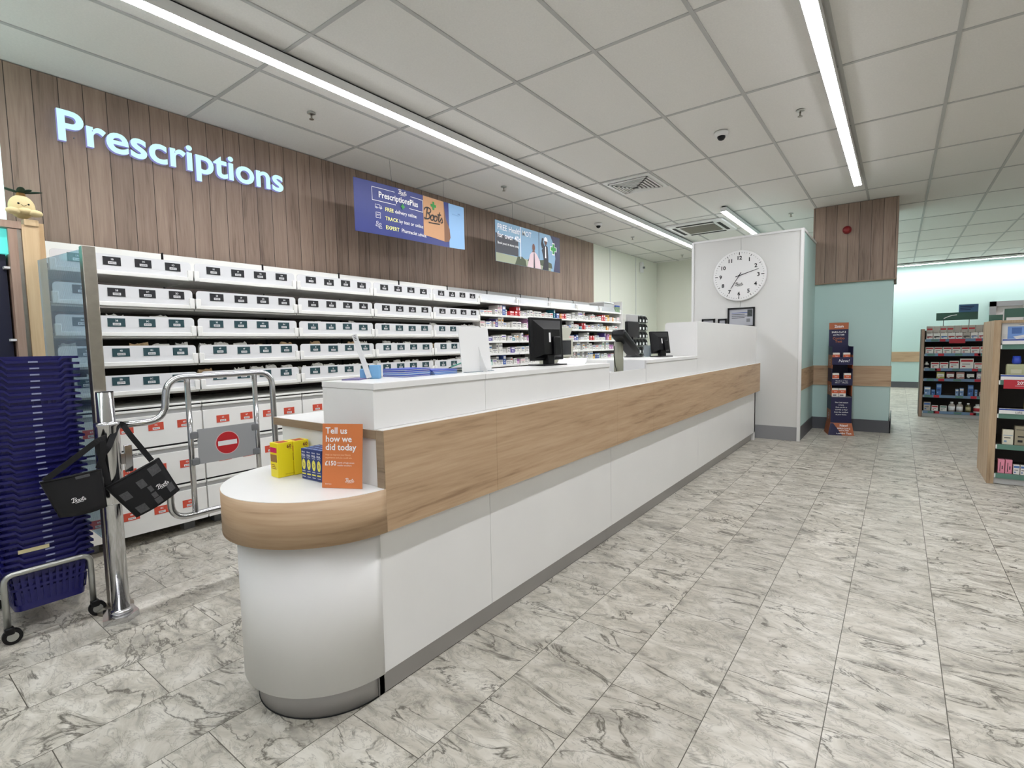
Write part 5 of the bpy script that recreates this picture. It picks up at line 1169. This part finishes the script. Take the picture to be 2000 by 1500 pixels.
# ------------------------------------------------------------ near gondola at the right edge
NS = [(1.195, 0), (0.895, 0), (0.61, 0), (0.345, 0), (0.095, 0)]
tn = gondola(0.645, 1.9, 5.955, 0.65, 1.40, NS, GONDW, 'gondola_shelving', 'near aisle shelving unit at the right edge with a pale wooden end panel', lambda z: GREENS, mm('dark_grey_gondola_back', (96, 90, 86), 0.7))
MB().box((0.69, 5.962, 1.375), (1.9, 6.6, 1.398), GONDW).build('top_board', tn)
for z, y0 in ((1.197, 5.932), (0.897, 5.932), (0.612, 5.932)): MB().box((0.70, y0, z), (1.9, y0+0.003, z+0.045), WPLA).box((0.70, y0-0.0006, z+0.030), (1.9, y0, z+0.042), mm('blue_print', (40, 70, 150), 0.6)).build('ticket_rail', tn)
g = MB(); g.text('LIFE', 0.026, (0.80, 5.9315, 0.616), X, Z, INKK); g.build('ticket_lettering', tn, cls=False)
MB().box((0.72, 5.925, 0.825), (1.0, 5.929, 0.90), REDT).build('red_ticket', tn); g = MB(); g.text('20%', 0.036, (0.80, 5.9245, 0.862), X, Z, INKW, bold=0.02); g.box((0.79, 5.9243, 0.848), (0.95, 5.9249, 0.850), INKW); g.build('ticket_figure', tn, cls=False)
g = MB(); g.box((0.698, 5.99, 1.20), (1.9, 5.995, 1.375), WPLA); g.build('header_card', tn)
g = MB(); g.box((0.735, 5.988, 1.235), (1.05, 5.9895, 1.345), mm('sky_blue_poster_print', (116, 154, 214), 0.5)); g.box((0.76, 5.9865, 1.285), (0.82, 5.988, 1.335), BC_, T=None); g.face([(0.77, 5.987, 1.26), (0.9, 5.987, 1.29), (0.9, 5.987, 1.265), (0.79, 5.987, 1.24)], WPLA); g.face([(0.84, 5.9868, 1.345), (0.9, 5.9868, 1.345), (0.9, 5.9868, 1.31), (0.87, 5.9868, 1.30)], mm('brown_skin_print2', (150, 84, 56), 0.6)); g.text('LONDON', 0.012, (0.80, 5.9895, 1.355), X, Z, DNAVY); g.build('poster', tn)
PINKB = mm('pink_carton', (222, 140, 160), 0.5)
G2 = 'products on the near aisle shelves'
for k, x in enumerate((0.715, 0.762)): 
    g = MB(); g.box((x, 5.965, 0.097), (x+0.042, 6.01, 0.215), PINKB, 0.001); g.box((x+0.012, 5.9642, 0.11), (x+0.016, 5.965, 0.19), INKK); g.box((x+0.025, 5.9642, 0.13), (x+0.031, 5.965, 0.16), INKK)
    tag(g.build('product_box', loc=(x+0.02, 5.98, 0.097)), f'pink carton on the bottom near shelf, {["left", "right"][k]} of the two', 'product box', G2)
for k, x in enumerate((0.812, 0.855)): fbox(x, 5.965, 0.097, 0.038, 0.04, 0.08, WC, BC_, f'white and blue carton on the bottom near shelf, {["left", "right"][k]} of the two', grp=G2)
fbox(0.735, 5.965, 0.347, 0.066, 0.05, 0.125, mm('cream_carton', (214, 210, 190), 0.5), mm('cream_carton_line', (120, 150, 180), 0.5), 'cream carton on the fourth near shelf', grp=G2, lo=0.6, hi=0.64); fbox(0.81, 5.965, 0.347, 0.12, 0.06, 0.16, mm('taupe_carton', (150, 142, 120), 0.5), INKK, 'larger taupe carton on the fourth near shelf', grp=G2, lo=0.8, hi=0.83)
fbox(0.86, 5.965, 0.612+0.0, 0.07, 0.05, 0.13, mm('olive_carton', (140, 126, 40), 0.5), INKK, 'olive yellow carton on the third near shelf', grp=G2)
t = thing('pump_bottle', 'clear olive-tinted pouch bottle with a blue cap on the second near shelf', 'bottle', (0.80, 6.0, 0.897), group=G2)
MB().box((0.735, 5.972, 0.897), (0.865, 6.02, 1.03), mm('olive_tint_bottle', (176, 178, 142), 0.25), 0.012).build('bottle', t); MB().lathe([(0.022, 0.133), (0.03, 0.15), (0.024, 0.20)], (0.80, 5.996, 0.897), mm('royal_blue_cover', (48, 66, 160), 0.4), 16).build('cap', t)
g = MB(); g.text('BABY', 0.016, (0.775, 5.9715, 0.975), X, Z, INKK); g.text('WASH', 0.016, (0.775, 5.9715, 0.95), X, Z, INKK); bpy.data.meshes; g.bm.free()
MB().box((0.765, 5.9705, 0.95), (0.83, 5.972, 0.985), mm('pale_label', (196, 196, 170), 0.6)).build('label', t)
t = thing('category_sign', 'long green category sign standing on top of the near shelving', 'sign', (1.0, 6.2, 1.40)); MB().box((0.72, 6.10, 1.425), (1.9, 6.11, 1.50), GREEN).build('board', t); MB().box((0.715, 6.098, 1.40), (0.722, 6.112, 1.50), LGREY).build('end_bracket', t); g = MB(); g.text('First aid', 0.026, (0.84, 6.0995, 1.452), X, Z, INKK); g.build('lettering', t, cls=False)
t = thing('category_sign', 'small green sign on the back corner of the near shelving top', 'sign', (0.68, 6.4, 1.40)); MB().box((0.655, 6.38, 1.40), (0.77, 6.39, 1.46), GREEN).build('board', t); MB().box((0.68, 6.375, 1.40), (0.75, 6.40, 1.405), GREY).build('foot', t)
t = thing('wall_display_frame', 'tall grey framed display surround on the far mint wall', 'display', (2.3, 16.4, 0))
for a, b in (((1.69, 0), (1.80, 2.075)), ((3.6, 0), (3.7, 2.075))): MB().box((a[0], 16.40, a[1]), (b[0], 16.486, b[1]), mm('grey_display_frame', (138, 136, 138), 0.5)).build('upright', t)
MB().box((1.69, 16.40, 1.96), (3.7, 16.486, 2.075), mm('grey_display_frame', (138, 136, 138), 0.5)).build('top_rail', t); MB().box((1.80, 16.44, 0.0), (3.6, 16.486, 1.96), mm('pale_pinkish_panel', (196, 188, 188), 0.6)).build('panel', t)
t = thing('tower_sign', 'upright grey and green sign post at the right edge above the near shelving', 'sign', (1.15, 7.4, 0)); MB().box((1.02, 7.38, 0), (1.045, 7.42, 1.70), LGREY).build('post', t); MB().box((1.045, 7.39, 1.52), (1.5, 7.41, 1.69), GREEN).build('board', t)
